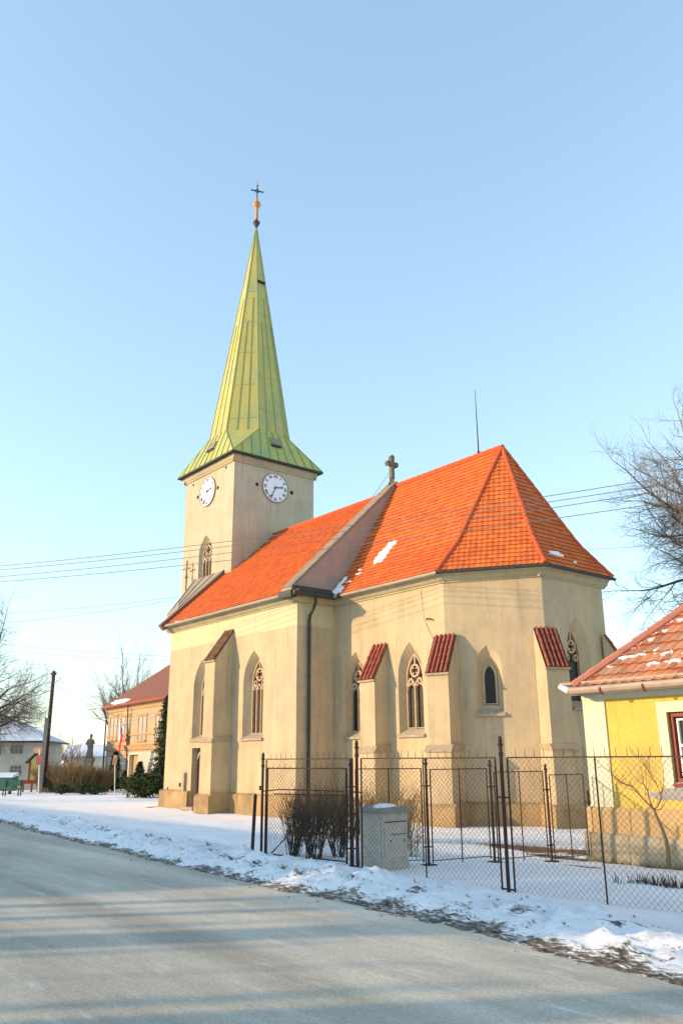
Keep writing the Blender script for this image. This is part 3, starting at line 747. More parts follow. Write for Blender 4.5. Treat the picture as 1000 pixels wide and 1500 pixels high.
# roofs: profile as a function of plan distance from the eave
EO = .38; EZ = 8.42
ND = AX + EO                                        # nave half width incl. overhang
RZ = 13.80
def prof_nave(d): return EZ + (RZ-EZ)*d/ND
CD = (AX - S1) + EO                                # chancel
CRZ = 14.02
def g_flare(t):
    if t < .30: return .78*t
    return .234 + (t-.30)*(1-.234)/.70
def prof_ch(d): return EZ + (CRZ-EZ)*g_flare(min(1, max(0, d/CD)))
APX = (6.30, AX)
mbg = thing
tiles('nave_roof', M['tile'], church, (-NL+.12, -EO), (-.52, -EO), ND, prof_nave, [], course=.225, colw=.20, rise=.042, wave=.024)
tiles('nave_roof', M['tile'], church, (-.52, 2*AX+EO), (-NL+.12, 2*AX+EO), ND, prof_nave, [], course=.5, colw=.5)
def off_edge(F, w):  # eave line of a chancel facet
    return F
eC0 = Vector((0.0, S1-EO)); eC1 = Vector((C1 + EO*tan(PH/2), S1-EO))
b2 = (PH+pi/2)/2; half = (pi/2-PH)/2
eK2 = Vector(K2) + Vector((sin(b2), -cos(b2)))*EO/cos(half)
eK3 = Vector(K3) + Vector((sin(b2), cos(b2)))*EO/cos(half)
eC4 = Vector((C1 + EO*tan(PH/2), NC+EO)); eC5 = Vector((0, NC+EO))
AP = Vector(APX)
def inner_clip(e, flip=1):
    d = (AP - e).normalized(); n_ = Vector((-d.y, d.x))*flip
    return (e, n_)
def facet_tiles(e0, e1, clip, label=None, cw=.20, co=.225, wv=.024):
    u = (e1-e0).normalized(); inn = Vector((-u.y, u.x)); D = (AP-e0).dot(inn)
    def pr(d): return EZ + (CRZ-EZ)*g_flare(min(1, max(0, d/D)))
    tiles('chancel_roof', M['tile'], church, e0, e1, D, pr, clip, course=co, colw=cw, rise=.034, wave=wv, label=label)
facet_tiles(eC0, eC1, [inner_clip(eC1, 1)])
facet_tiles(eC1, eK2, [inner_clip(eC1, -1), inner_clip(eK2, 1)], wv=.013)
facet_tiles(eK2, eK3, [inner_clip(eK2, -1), inner_clip(eK3, 1)], wv=.013)
facet_tiles(eK3, eC4, [inner_clip(eK3, -1), inner_clip(eC4, 1)], cw=.5, co=.5)
facet_tiles(eC4, eC5, [inner_clip(eC4, -1)], cw=.5, co=.5)
def hip_pts(e, n=14, lift=.03):
    return [(e.x+(AP.x-e.x)*t, e.y+(AP.y-e.y)*t, EZ+(CRZ-EZ)*g_flare(t)+lift) for t in [i/n for i in range(n+1)]]
for e in (eC1, eK2, eK3, eC4):
    mb = MB(); ridge_line(mb, hip_pts(e), .085, .3); obj('hip_tiles', mb, M['ridge'], church)
for a_, b_ in (((0, AX, CRZ+.03), (APX[0], AX, CRZ+.03)), ((TX1, AX, RZ+.03), (-.5, AX, RZ+.03))):
    mb = MB(); ridge_line(mb, [a_, b_], .12); obj('ridge_tiles', mb, M['ridge'], church)
# solid closing under the tile edges: eave boards + gutters
mb = MB()
def gut(mb, pts, r=.075):
    mb.tube(pts, r, 8)
gut(mb, [(-NL-.12, -EO-.06, EZ-.06), (-.3, -EO-.06, EZ-.06)], .065)
gut(mb, [(.45, S1-EO-.06, EZ-.06), (eC1.x+.02, eC1.y-.06, EZ-.06)], .065)
obj('gutter', mb, M['gutter'], church)
mb = MB()
gut(mb, [(eC1.x+.02, eC1.y-.06, EZ-.06), (eK2.x+.06, eK2.y-.04, EZ-.06), (eK3.x+.06, eK3.y+.04, EZ-.06)], .06)
obj('gutter', mb, M['lead'], church, label='dark gutter round the apse')

# nave east gable: parapet wall with coping, box gutter at its foot
gz0 = HW+.42
mb = MB()
def gable_poly(ex, ez, y0, y1, zb):
    return [(y0-ex, zb), (y1+ex, zb), (AX, RZ+ez)]
FG = Frame((0, 0), (0, 1), (1, 0))
mb.prism(FG, [(-.30, gz0-.1), (2*AX+.30, gz0-.1), (2*AX+.30, gz0+.12), (AX, RZ+.34), (-.30, gz0+.12)], -.52, .04)
obj('gable_wall', mb, M['gable'], church, label='weathered grey and reddish gable stucco above the chancel roof')
mb = MB()
for sg in (0, 1):
    y0 = -.36 if sg == 0 else 2*AX+.36
    mb.bar((-.24, y0, gz0+.14), (-.24, AX, RZ+.42), .66, .10, up=(0, 0, 1))
obj('gable_coping', mb, M['coping'], church)
mb = MB(); mb.bar((-.24, -.36, gz0+.02), (-.24, -.02, gz0+.06), .7, .34); obj('kneeler_stone', mb, M['sill'], church)
mb = MB()
mb.box((-.46, -.62, 8.20), (.42, -.30, 8.46)); mb.box((.04, -.30, 8.36), (.50, S1-.30, 8.52)); mb.tube([(.50, -.55, 8.34), (.50, S1-.42, 8.34), (1.0, S1-EO-.08, 8.34)], .10, 8)
mb.add([V(.04,-.3,8.75), V(.04,S1-.2,8.75), V(.5,S1-.2,8.5), V(.5,-.3,8.5)], [(0,1,2,3)])
obj('box_gutter', mb, M['lead'], church)
mb = MB(); mb.tube([(.48, .55, 8.25), (.48, .55, 8.05), (.40, .55, 7.92), (.16, .51, 7.55), (.12, .51, 7.35), (.12, .51, .05)], .062, 10)
for z in (1.2, 3.2, 5.2, 7.0): mb.tube([(.12, .51, z-.03), (.12, .51, z+.03)], .075, 10)
obj('downpipe', mb, M['lead'], church)

# nave west gable verge and the grey metal porch roof beside the tower
mb = MB()
mb.bar((-NL-.02, -.55, EZ-.14), (-NL-.02, 2.80, EZ-.14+3.35*(RZ-EZ)/ND), .30, .34)
obj('verge_coping', mb, noise_mat('verge_brick', (.22,.11,.07), (.14,.10,.07), 5, .9, .5, 15, .03), church, label='dark stepped verge coping at the west end')
mb = MB()
PA, PB, PC, PD, PE_ = V(-10.3,2.80,11.50), V(-13.5,2.80,11.58), V(-15.2,2.10,9.95), V(-12.6,-.05,9.3), V(-10.5,-.30,8.80)
PG = V(-13.2, .6, 9.25)
mb.add([V(-10.45,2.84,11.62), V(-13.5,2.84,11.62), V(-12.1,1.15,9.95), V(-10.62,.35,9.20), V(-13.6,1.3,9.50), V(-15.9,2.75,10.15),
        V(-10.45,2.84,9.0), V(-10.55,-.1,8.4), V(-13.5,1.35,8.9), V(-15.8,2.8,9.7)],
       [(0,1,2,3), (1,5,4,2), (3,2,8,7), (2,4,9,8) if False else (2,4,8)])
obj('porch_roof', mb, M['greymetal'], church, fix=True)
mb = MB()
def lerp(a, b_, t): return Vector(a).lerp(Vector(b_), t)
for t in (.0, .33, .66, 1.0):
    mb.bar(lerp((-13.5,2.84,11.64), (-10.45,2.84,11.64), t), lerp((-12.1,1.15,9.97), (-10.62,.35,9.22), t), .03, .04)
for t in (.35, .7, 1.0):
    mb.bar(lerp((-13.5,2.84,11.64), (-13.5,2.84,11.64), t), lerp((-12.1,1.15,9.97), (-13.6,1.3,9.52), t), .03, .04)
mb.bar((-13.5,2.84,11.64), (-15.9,2.75,10.17), .06, .06)
obj('roof_seam', mb, M['coping'], church)
mb = MB(); mb.add([V(-NL,.02,8.3), V(-15.0,2.7,8.3), V(-15.9,2.75,10.1), V(-13.6,1.32,9.3), V(-NL,.02,8.8), V(-NL,.0,0), V(-15.0,2.7,0)], [(0,1,2,3,4), (5,6,1,0)])
obj('porch_wall', mb, M['wall'], church, fix=False)
# west roof cross on the porch
mb = MB(); bx, by = -14.0, 2.55
mb.bar((bx, by, 11.0), (bx, by, 12.75), .07); mb.bar((bx-.32, by-.05, 12.28), (bx+.32, by+.05, 12.28), .07); mb.bar((bx-.10, by, 12.55), (bx+.1, by, 12.55), .05)
mb.lathe((bx, by, 11.7), [(.05, 0), (.10, .1), (.05, .22)], 8)
obj('small_cross', mb, M['coping'], church, label='small stone cross beside the tower window')
# stone cross on the east gable
mb = MB(); gx, gy = -.24, AX; zb = RZ+.36
FC = Frame((gx, gy), (1, 0), (0, -1)); FC2 = Frame((gx, gy), (0, 1), (1, 0))
mb.lathe((gx, gy, zb-.05), [(.24, 0), (.24, .12), (.16, .2), (.13, .42)], 4)
mb.prism(FC2, [(-.09, zb+.3), (.09, zb+.3), (.09, zb+.95), (.30, zb+.90), (.36, zb+1.02), (.30, zb+1.14), (.09, zb+1.12), (.12, zb+1.38), (0, zb+1.48), (-.12, zb+1.38), (-.09, zb+1.12), (-.30, zb+1.14), (-.36, zb+1.02), (-.30, zb+.90), (-.09, zb+.95)], -.09, .09)
obj('gable_cross', mb, M['darkstone'], church, label='dark stone cross on top of the east gable')
mb = MB(); mb.tube([(gx, gy, zb+.8), (-1.6, gy, RZ+.12)], .012, 4); obj('lightning_wire', mb, M['iron'], church)
mb = MB(); mb.tube([(5.05, AX, CRZ), (5.05, AX, CRZ+1.3), (5.05, AX, 17.0)], [.03, .022, .010], 6); mb.lathe((5.05, AX, CRZ+.05), [(.08, 0), (.06, .15), (.02, .2)], 6)
obj('lightning_rod', mb, M['iron'], church)

# snow on the chancel roof beside the gable and near the apse
def surf_s(u, v):      # chancel south slope, u=x, v=distance from eave
    return V(u, S1-EO+v, EZ+(CRZ-EZ)*g_flare(max(0, v)/CD)), V(0, -.75, .66)
ddF3 = (AP-eK2).dot(Vector((-1, 0)))
def surf_e(u, v):
    return V(eK2.x-v, u, EZ+(CRZ-EZ)*g_flare(max(0, v)/ddF3)), V(.8, 0, .6)
for i, (u_, v_, ru, rv, sk_) in enumerate(((1.95, 1.42, .36, .40, .62), (.48, .20, .38, .20, .3), (.30, .55, .16, .28, .1), (1.15, .80, .20, .028, .3), (.85, .50, .22, .03, .3), (.95, 1.0, .14, .02, .2))):
    snow_blob('snow_patch', church, surf_s, u_, v_, ru, rv, .11, skew=sk_, seed=3+i*2, rough=1.25)
snow_blob('snow_patch', church, surf_e, 4.75, .40, .42, .07, .09, seed=11, rough=1.6)
snow_blob('snow_patch', church, surf_e, 5.6, .25, .08, .04, .08, seed=12)

# buttresses
def buttress(F, uc, w, dl, du, zsh, zf, zw, capm='captile', nt=5, zp=.68):
    b = MB()
    b.side(F, [(-.1, zp-.02), (dl, zp-.02), (dl, zsh-.10), (du, zsh+.10), (-.1, zsh+.10)], uc-w/2-.05, uc+w/2+.05)
    b.side(F, [(-.1, zsh-.02), (du-.001, zsh-.02), (du-.001, zf), (0, zw-.05), (-.1, zw-.05)], uc-w/2, uc+w/2)
    bo = obj('buttress', b, M['wall'], church)
    p = MB(); p.side(F, [(-.1, -.3), (dl+.14, -.3), (dl+.14, zp-.10), (dl+.0, zp+.015), (-.1, zp+.015)], uc-w/2-.17, uc+w/2+.17)
    obj('buttress_foot', p, M['plinth'], bo)
    s_ = MB(); s_.side(F, [(-.05, zsh-.05), (dl+.05, zsh-.11), (dl+.05, zsh-.05), (du, zsh+.12), (-.05, zsh+.12)], uc-w/2-.09, uc+w/2+.09)
    obj('buttress_offset', s_, M['ledge'], bo)
    c = MB(); sl = Vector((-(du+.08), zw-zf)); 
    c.side(F, [(du+.07, zf-.09), (du+.07, zf-.02), (du-.02, zf+.0), (du-.02, zf-.09)], uc-w/2-.04, uc+w/2+.04)
    obj('buttress_ledge', c, M['ledge'], bo)
    c = MB()
    c.side(F, [(du+.05, zf-.02), (0, zw-.02), (0, zw-.07), (du+.05, zf-.07)], uc-w/2-.03, uc+w/2+.03); obj('cap_bed', c, M['darkbed'], bo); c = MB()
    for k in range(nt):
        uu = uc - w/2 + w*(k+.5)/nt
        n_ = 5
        for i in range(n_):
            t0, t1 = i/n_, (i+1.08)/n_
            a_ = F(uu, zf+(zw-zf)*t0, (du+.07)*(1-t0)); b_ = F(uu, zf+(zw-zf)*min(t1, 1.03), (du+.07)*(1-min(t1, 1.03)))
            jt = RND.uniform(-.008, .008); c.tube([a_+V(jt,jt,0), b_], [w/nt*.36, w/nt*.25], 8)
    obj('buttress_cap', c, M[capm], bo)
    return bo
buttress(F_nave, NL-5.085, .83, .94, .90, 2.90, 6.20, 7.55, 'oldcap', 5, .74)
buttress(F_chan, 2.77, .84, .76, .68, 2.40, 4.90, 6.25, 'captile', 4)
def corner_frame(K, beta): return Frame(K, (cos(beta), sin(beta)), (sin(beta), -cos(beta)))
buttress(corner_frame(C1P, PH/2), 0, .82, .84, .72, 2.40, 4.87, 6.22, 'captile', 5)
buttress(corner_frame(K2, (PH+pi/2)/2), 0, .78, .84, .72, 2.40, 4.92, 6.30, 'captile', 5)
buttress(corner_frame(K3, pi-(PH+pi/2)/2), 0, .78, .84, .72, 2.40, 4.92, 6.30, 'captile', 5)
# small vents and iron bits on the walls
for x in (-8.9, -2.35):
    mb = MB(); mb.box((x-.07, -.02, .93), (x+.07, .01, 1.10)); obj('vent', mb, M['hole'], church)
mb = MB(); mb.box((-10.1, -.02, .80), (-10.0, .01, .88)); obj('vent', mb, M['hole'], church)
mb = MB(); mb.tube([F_chan(5.35, 6.85, .02), F_chan(5.42, 6.88, .12), F_chan(5.6, 6.86, .12), F_chan(5.66, 6.8, .02)], .02, 6); obj('wall_bracket', mb, M['iron'], church)
mb = MB(); mb.tube([(5.1, S1-.03, 8.0), (5.2, S1-.03, 6.9), (5.75, S1-.03, 5.9), (5.8, S1-.03, 5.2)], .008, 4); obj('cable', mb, M['coping'], church)
mb = MB(); mb.box((-8.55, -.12, .1), (-8.35, -.002, 1.55)); obj('stone_slab', mb, M['sill'], church)

# clocks
def clock(F, uc, zc, R, label):
    c = MB(); ring = [(uc+R*cos(2*pi*k/48), zc+R*sin(2*pi*k/48)) for k in range(48)]
    c.prism(F, ring, .005, .05)
    co = obj('clock', c, M['white'], church, label=label)
    rim = MB(); rim.strip(F, ring, .035, .02, .07, closed=True); obj('clock_rim', rim, M['coping'], co)
    num = ['I','II','III','IV','V','VI','VII','VIII','IX','X','XI','XII']
    for i, s_ in enumerate(num):
        mbn = MB(); th = pi/2 - (i+1)*pi/6
        h_ = .20*R; wI = .055*R; gap = .035*R
        widths = {'I': wI, 'V': .13*R, 'X': .13*R}
        tot = sum(widths[ch] for ch in s_) + gap*(len(s_)-1); sc_ = min(1.0, .30*R/tot)
        x = -tot/2
        ex = (sin(th), -cos(th)); ey = (cos(th), sin(th)); r0 = .80*R
        def P2(a, b_): return (uc + ey[0]*r0 + ex[0]*a*sc_ + ey[0]*b_, zc + ey[1]*r0 + ex[1]*a*sc_ + ey[1]*b_)
        for ch in s_:
            w_ = widths[ch]; cx = x+w_/2
            if ch == 'I': mbn.strip(F, [P2(cx, -h_/2), P2(cx, h_/2)], .045*R, .052, .062)
            elif ch == 'V':
                mbn.strip(F, [P2(cx-w_/2, h_/2), P2(cx, -h_/2)], .045*R, .052, .062); mbn.strip(F, [P2(cx+w_/2, h_/2), P2(cx, -h_/2)], .028*R, .052, .0625)
            else:
                mbn.strip(F, [P2(cx-w_/2, h_/2), P2(cx+w_/2, -h_/2)], .045*R, .052, .062); mbn.strip(F, [P2(cx+w_/2, h_/2), P2(cx-w_/2, -h_/2)], .028*R, .052, .0625)
            x += w_+gap
        obj('clock_numeral', mbn, M['numred'] if i == 11 else M['black'], co)
    def hand(ang, l, w, d):
        h = MB(); a = radians(90-ang)
        p = lambda t, s_: (uc+cos(a)*t*R-sin(a)*s_*R, zc+sin(a)*t*R+cos(a)*s_*R)
        h.prism(F, [p(-.12, -w), p(l*.72, -w*.7), p(l*.80, -w*2.4), p(l, 0), p(l*.80, w*2.4), p(l*.72, w*.7), p(-.12, w)], d, d+.012)
        obj('clock_hand', h, M['black'], co)
    hand(79, .62, .035, .075); hand(206, .80, .028, .09)
    hub = MB(); hub.prism(F, [(uc+.06*R*cos(2*pi*k/12), zc+.06*R*sin(2*pi*k/12)) for k in range(12)], .05, .11); obj('clock_hub', hub, M['black'], co)
clock(F_te, 5.48-TY0, 16.50, .83, 'white clock face on the shaded side of the tower')
clock(F_ts, -12.50-TX0, 16.46, .84, 'white clock face on the sunlit side of the tower')
def hole(F, uc, zc, r):
    mb = MB(); mb.prism(F, [(uc+r*cos(2*pi*k/12), zc+r*sin(2*pi*k/12)) for k in range(12)], -.05, .012); obj('vent', mb, M['hole'], church)
hole(F_te, 4.30-TY0, 16.48, .10); hole(F_te, 6.62-TY0, 16.46, .11)
for x, z in ((-13.61, 16.42), (-11.42, 16.42)): hole(F_ts, x-TX0, z, .11)
for x, z in ((-14.2, 17.3), (-10.62, 17.38)): hole(F_ts, x-TX0, z, .08)

# spire: flared square eaves, broach to an octagon, tall point
SCX, SCY = (TX0+TX1)/2, AX; EH = 2.664+.36; ZE = 17.98; Z8 = 19.95; R8 = 2.40; ZT = 34.9
octv = [V(SCX+R8*cos(radians(22.5+45*k)), SCY+R8*sin(radians(22.5+45*k)), Z8) for k in range(8)]
sq = [V(SCX+EH, SCY+EH, ZE), V(SCX-EH, SCY+EH, ZE), V(SCX-EH, SCY-EH, ZE), V(SCX+EH, SCY-EH, ZE)]
tip = V(SCX, SCY, ZT)
def sp_pt(a, b_, t): # slight entasis near the base
    return a.lerp(b_, t)
# octagon vertex k at angle 22.5+45k: 0:E-NE,1:N-NE,2:N-NW,3:W-NW,4:W-SW,5:S-SW,6:S-SE,7:E-SE
sk = MB()
flares = [((0, 7), (0, 3)), ((2, 1), (1, 0)), ((4, 3), (2, 1)), ((6, 5), (3, 2))]
# cardinal flare trapezoids and corner triangles
def face_panels(mb, a, b_, c, d): mb.add([a, b_, c, d], [(0, 1, 2, 3)])
face_panels(sk, sq[3], sq[0], octv[0], octv[7]); face_panels(sk, sq[0], sq[1], octv[2], octv[1])
face_panels(sk, sq[1], sq[2], octv[4], octv[3]); face_panels(sk, sq[2], sq[3], octv[6], octv[5])
sk.add([sq[0], octv[1], octv[0]], [(0, 1, 2)]); sk.add([sq[1], octv[3], octv[2]], [(0, 1, 2)])
sk.add([sq[2], octv[5], octv[4]], [(0, 1, 2)]); sk.add([sq[3], octv[7], octv[6]], [(0, 1, 2)])
spire = obj('spire', sk, M['patina2'], church, label='copper clad spire weathered yellow green')
sp = MB()
for k in range(8): sp.add([octv[k], octv[(k+1) % 8], tip], [(0, 1, 2)])
obj('spire_point', sp, M['patinasheet'], spire)
sm = MB()
for k in range(8):
    a, b_ = octv[k], octv[(k+1) % 8]
    nr = ((b_-a).cross(tip-a)).normalized()
    sm.bar(a, tip, .05, .05, up=nr)
    for q, tt in ((.33, .50), (.66, .62)):
        p = a.lerp(b_, q); e_ = p.lerp(tip.lerp(p, 0), tt); e2 = p + (tip-p)*tt
        off = nr*.012
        # keep seams parallel-ish: run towards the tip
        sm.bar(p+off, e2+off, .022, .035, up=nr)
    # cross joints of the sheets
    for j in range(5):
        t0 = .05+j*.15 + .04*(k % 3)
        p = a.lerp(tip, t0); q_ = b_.lerp(tip, t0); n3 = 1
        sm.bar(p+nr*.006, q_+nr*.006, .006, .012, up=nr)
for (i0, i1, s0, s1) in ((7, 0, 3, 0), (1, 2, 0, 1), (3, 4, 1, 2), (5, 6, 2, 3)):
    a, b_ = sq[s0], sq[s1]; c, d = octv[i0], octv[i1]
    nr = ((b_-a).cross(c-a)).normalized()
    if nr.z < 0: nr = -nr
    for k in range(1, 10):
        t = k/10
        p = a.lerp(b_, t); 
        tt = min(max((t-.28)/.44, 0), 1)
        q_ = c.lerp(d, tt) if .28 <= t <= .72 else (a.lerp(c, t/.28) if t < .28 else b_.lerp(d, (1-t)/.28))
        sm.bar(p+nr*.01, q_+nr*.01, .03, .05, up=nr)
for i, (c, d) in enumerate(((octv[0], octv[1]), (octv[2], octv[3]), (octv[4], octv[5]), (octv[6], octv[7]))):
    sm.bar(sq[i], c, .05, .05); sm.bar(sq[i], d, .05, .05)
obj('spire_seams', sm, M['seam'], spire)
em = MB()
for a, b_ in ((0, 1), (1, 2), (2, 3), (3, 0)):
    em.bar(sq[a]-V(0,0,.05), sq[b_]-V(0,0,.05), .10, .09)
em.box((SCX-EH+.03, SCY-EH+.03, ZE-.075), (SCX+EH-.03, SCY+EH-.03, ZE-.025))
obj('spire_eaves', em, M['lead'], spire)
def hatch(F, uc, zc, w, h, b0, b1):
    m_ = MB(); m_.side(F, [(b0, zc-h/2), (b1, zc-h/2), (b1-.25, zc+h/2), (b0-.5, zc+h/2)], uc-w/2, uc+w/2); ho = obj('spire_hatch', m_, M['zinc'], spire)
    d_ = MB(); d_.side(F, [(b1-.03, zc-h/2-.05), (b1+.03, zc-h/2-.05), (b1+.03, zc-h/2+.06), (b1-.03, zc-h/2+.06)], uc-w/2-.02, uc+w/2+.02); obj('hatch_sill', d_, M['iron'], ho)
hatch(Frame((TX1, TY0), (0, 1), (1, 0)), 2.66, 19.25, .62, .55, -.30, .06)
hatch(Frame((TX0, TY0), (1, 0), (0, -1)), 2.66, 19.15, .62, .55, -.30, .08)
m_ = MB(); zq = 30.45; rq = R8*cos(radians(22.5))*(ZT-zq)/(ZT-Z8)
m_.box((SCX+rq-.1, SCY-.28, zq-.07), (SCX+rq+.10, SCY+.28, zq+.07)); obj('spire_hatch', m_, M['iron'], spire)
# finial: collar, gilded shaft, ball, ornate cross
fn = MB(); fn.lathe((SCX, SCY, 34.75), [(.05, 0), (.10, .1), (.23, .38), (.23, .43), (.11, .54), (.08, .62)], 12)
fno = obj('finial', fn, M['lead'], church, label='gilded ball and cross on the tip of the spire')
fg = MB(); fg.lathe((SCX, SCY, 35.3), [(.07, 0), (.11, .3), (.09, .8), (.11, .95), (.20, 1.05), (.26, 1.20), (.21, 1.34), (.11, 1.42), (.07, 1.55), (.04, 1.62)], 14)
obj('finial_ball', fg, M['gilt'], fno, smooth=True)
fc = MB(); FX = Frame((SCX, SCY), (.35, .94), (.94, -.35)); zc = 37.55
fc.strip(FX, [(0, 36.8), (0, 37.95)], .06, -.025, .025); fc.strip(FX, [(-.34, zc), (.34, zc)], .06, -.025, .025)
fc.strip(FX, [(.13*cos(2*pi*k/12), zc+.13*sin(2*pi*k/12)) for k in range(12)], .035, -.02, .02, closed=True)
for u_, z_ in ((-.36, zc), (.36, zc), (0, 37.97)): fc.lathe((FX(u_, 0).x, FX(u_, 0).y, z_-.06), [(.03, 0), (.065, .06), (.03, .12)], 8)
fc.tube([(SCX, SCY, 37.95), (SCX, SCY, 38.35)], .015, 5)
obj('finial_cross', fc, M['iron'], fno)

# ------------------------------------------------------------ yellow village house
house = thing('village_house', 'yellow plastered single storey house with orange tiled hipped roof behind the fence', 'house', (15.7, -3.9, .24))
HX0, HX1, HY0, HY1, HZ = 15.70, 29.0, -3.9, 6.0, 3.29
FH = Frame((HX0, HY0), (1, 0), (0, -1)); FHW = Frame((HX0, HY1), (0, -1), (-1, 0))
win = [(17.55-HX0, 1.62), (19.0-HX0, 1.62), (19.0-HX0, 2.92), (17.55-HX0, 2.92)]
mb = MB(); wall_face(mb, FH, HX1-HX0, -.2, HZ+.3, [(win, win, .16)])
mb.add([V(HX0,HY0,-.2), V(HX0,HY1,-.2), V(HX0,HY1,HZ+.3), V(HX0,HY0,HZ+.3)], [(0,3,2,1)])
mb.add([V(HX1,HY0,-.2), V(HX1,HY1,-.2), V(HX1,HY1,HZ+.3), V(HX1,HY0,HZ+.3)], [(0,1,2,3)])
mb.add([V(HX0,HY1,-.2), V(HX1,HY1,-.2), V(HX1,HY1,HZ+.3), V(HX0,HY1,HZ+.3)], [(0,3,2,1)])
obj('wall', mb, M['yellow'], house, fix=False)
mb = MB(); mb.box((HX0-.025, HY0-.035, 1.14), (HX0+.50, HY0+.1, HZ+.06)); mb.box((HX0-.02, HY0-.03, 1.14), (HX0+.1, HY0+.6, HZ+.055)); obj('corner_pilaster', mb, M['cream'], house)
mb = MB(); mb.side(FH, [(-.01, HZ-.05), (.045, HZ-.05), (.045, HZ+.06), (-.01, HZ+.06)], -.03, HX1-HX0); obj('frieze', mb, M['cream'], house)
mb = MB(); mb.side(FH, [(-.01, HZ+.062), (.06, HZ+.062), (.30, HZ+.22), (.42, HZ+.26), (.42, HZ+.31), (-.01, HZ+.31)], -.28, HX1-HX0)
mb.side(FHW, [(-.01, HZ+.064), (.06, HZ+.064), (.25, HZ+.22), (.30, HZ+.26), (.30, HZ+.31), (-.01, HZ+.31)], 0, HY1-HY0+.3); obj('soffit', mb, M['soffit'], house)
mb = MB(); mb.side(FH, [(-.01, .66), (.10, .66), (.10, 1.08), (.06, 1.14), (-.01, 1.14)], -.10, HX1-HX0); mb.side(FHW, [(-.01, .66), (.10, .66), (.10, 1.08), (-.01, 1.138)], 0, HY1-HY0+.098); obj('plinth', mb, M['salmon'], house)
mb = MB(); mb.side(FH, [(-.01, -.2), (.17, -.2), (.16, .62), (.10, .66), (-.01, .66)], -.16, HX1-HX0); mb.side(FHW, [(-.01, -.2), (.17, -.2), (.16, .62), (-.01, .658)], 0, HY1-HY0+.158); obj('foundation', mb, M['moss'], house)
# fallen plaster under the window
mb = MB(); pts = [(-.95, .0), (-.55, .05), (-.35, .32), (-.02, .38), (.25, .60), (1.3, .62), (1.3, -.35), (.2, -.32), (-.3, -.18), (-.62, -.2)]
mb.prism(FH, [(17.55-HX0+a+.25, 1.42+b_*.6) for a, b_ in pts], .0, .006); obj('patch', mb, M['concrete'], house, label='bare grey patch where the plaster has come off')
wf = MB(); FW_ = FH; u0, u1, z0, z1 = win[0][0], win[1][0], 1.62, 2.92
wf.strip(FH, [(u0+.05, z0+.05), (u1-.05, z0+.05), (u1-.05, z1-.05), (u0+.05, z1-.05)], .10, -.16, -.05, closed=True)
w_ = obj('window', wf, M['frame'], house)
wf = MB(); wf.strip(FH, [(u0+.14, z0+.14), (u1-.14, z0+.14), (u1-.14, z1-.14), (u0+.14, z1-.14)], .05, -.155, -.09, closed=True)
wf.strip(FH, [(u0+.14, z1-.62), (u1-.14, z1-.62)], .05, -.155, -.085); wf.strip(FH, [((u0+u1)/2, z0+.14), ((u0+u1)/2, z1-.14)], .06, -.155, -.08)
obj('sash', wf, M['whiteframe'], w_)
wf = MB(); wf.prism(FH, [(u0, z0), (u1, z0), (u1, z1), (u0, z1)], -.16, -.20); obj('pane', wf, noise_mat('dark_pane', (.03,.045,.03), (.12,.12,.05), 5, .08, 0, spec=.8), w_)
wf = MB()
wf.prism(FH, [(u0-.20, z0-.10), (u0, z0-.1), (u0, z1), (u0-.20, z1+.2)], .0, .03); wf.prism(FH, [(u0-.20, z1+.2), (u0, z1), (u1, z1), (u1+.2, z1+.2)], .0, .03); wf.prism(FH, [(u1, z0-.1), (u1+.2, z0-.1), (u1+.2, z1+.2), (u1, z1)], .0, .03)
obj('window_surround', wf, M['cream'], w_)
wf = MB(); wf.side(FH, [(-.16, z0+.02), (.06, z0-.02), (.06, z0-.06), (-.16, z0-.06)], u0-.02, u1+.02); obj('window_sill', wf, M['frame'], w_)
# roof
hx, hy, hz_ = HX0+.10, HY0-.44, 3.47; TP = .92; HD = (HY1+.4-hy)/2
ph_ = lambda d: hz_ + TP*min(d, HD)
tiles('roof', M['oldtile'], house, (hx, hy), (HX1+.4, hy), HD, ph_, [((hx, hy), (1, -1))], course=.30, colw=.22, rise=.045, wave=.028)
tiles('roof', M['oldtile'], house, (hx, HY1+.4), (hx, hy), HD, ph_, [((hx, hy), (-1, 1)), ((hx, HY1+.4), (-1, -1))], course=.30, colw=.22, rise=.045, wave=.028)
tiles('roof', M['oldtile'], house, (HX1+.4, HY1+.4), (hx, HY1+.4), HD, ph_, [((hx, HY1+.4), (1, 1))], course=.5, colw=.5)
mb = MB(); ridge_line(mb, [(hx, hy, hz_+.04), (hx+HD, hy+HD, hz_+TP*HD+.04)], .105, .38); ridge_line(mb, [(hx+HD, hy+HD, hz_+TP*HD+.05), (HX1+.4, hy+HD, hz_+TP*HD+.05)], .13, .38)
obj('hip_tiles', mb, M['oldridge'], house)
mb = MB(); mb.tube([(hx-.08, hy-.07, hz_-.06), (HX1+.4, hy-.07, hz_-.02)], .075, 8)
go = obj('gutter', mb, M['gutter'], house)
for i in range(14):
    mb = MB(); x = hx+.7+i*.95; mb.tube([(x, hy-.16, hz_-.03), (x, hy-.15, hz_-.14), (x, hy-.04, hz_-.16)], .018, 5)
    obj('gutter_bracket', mb, M['frame'], go)
mb = MB(); mb.tube([(hx-.10, hy-.07, hz_-.05), (hx-.30, hy-.10, hz_+.05)], [.07, .05], 8); obj('gutter_end', mb, M['whiteframe'], go)
def surf_h(u, v): return V(hx+u, hy+v, hz_+TP*v), V(0, -.64, .77)
rs = random.Random(77)
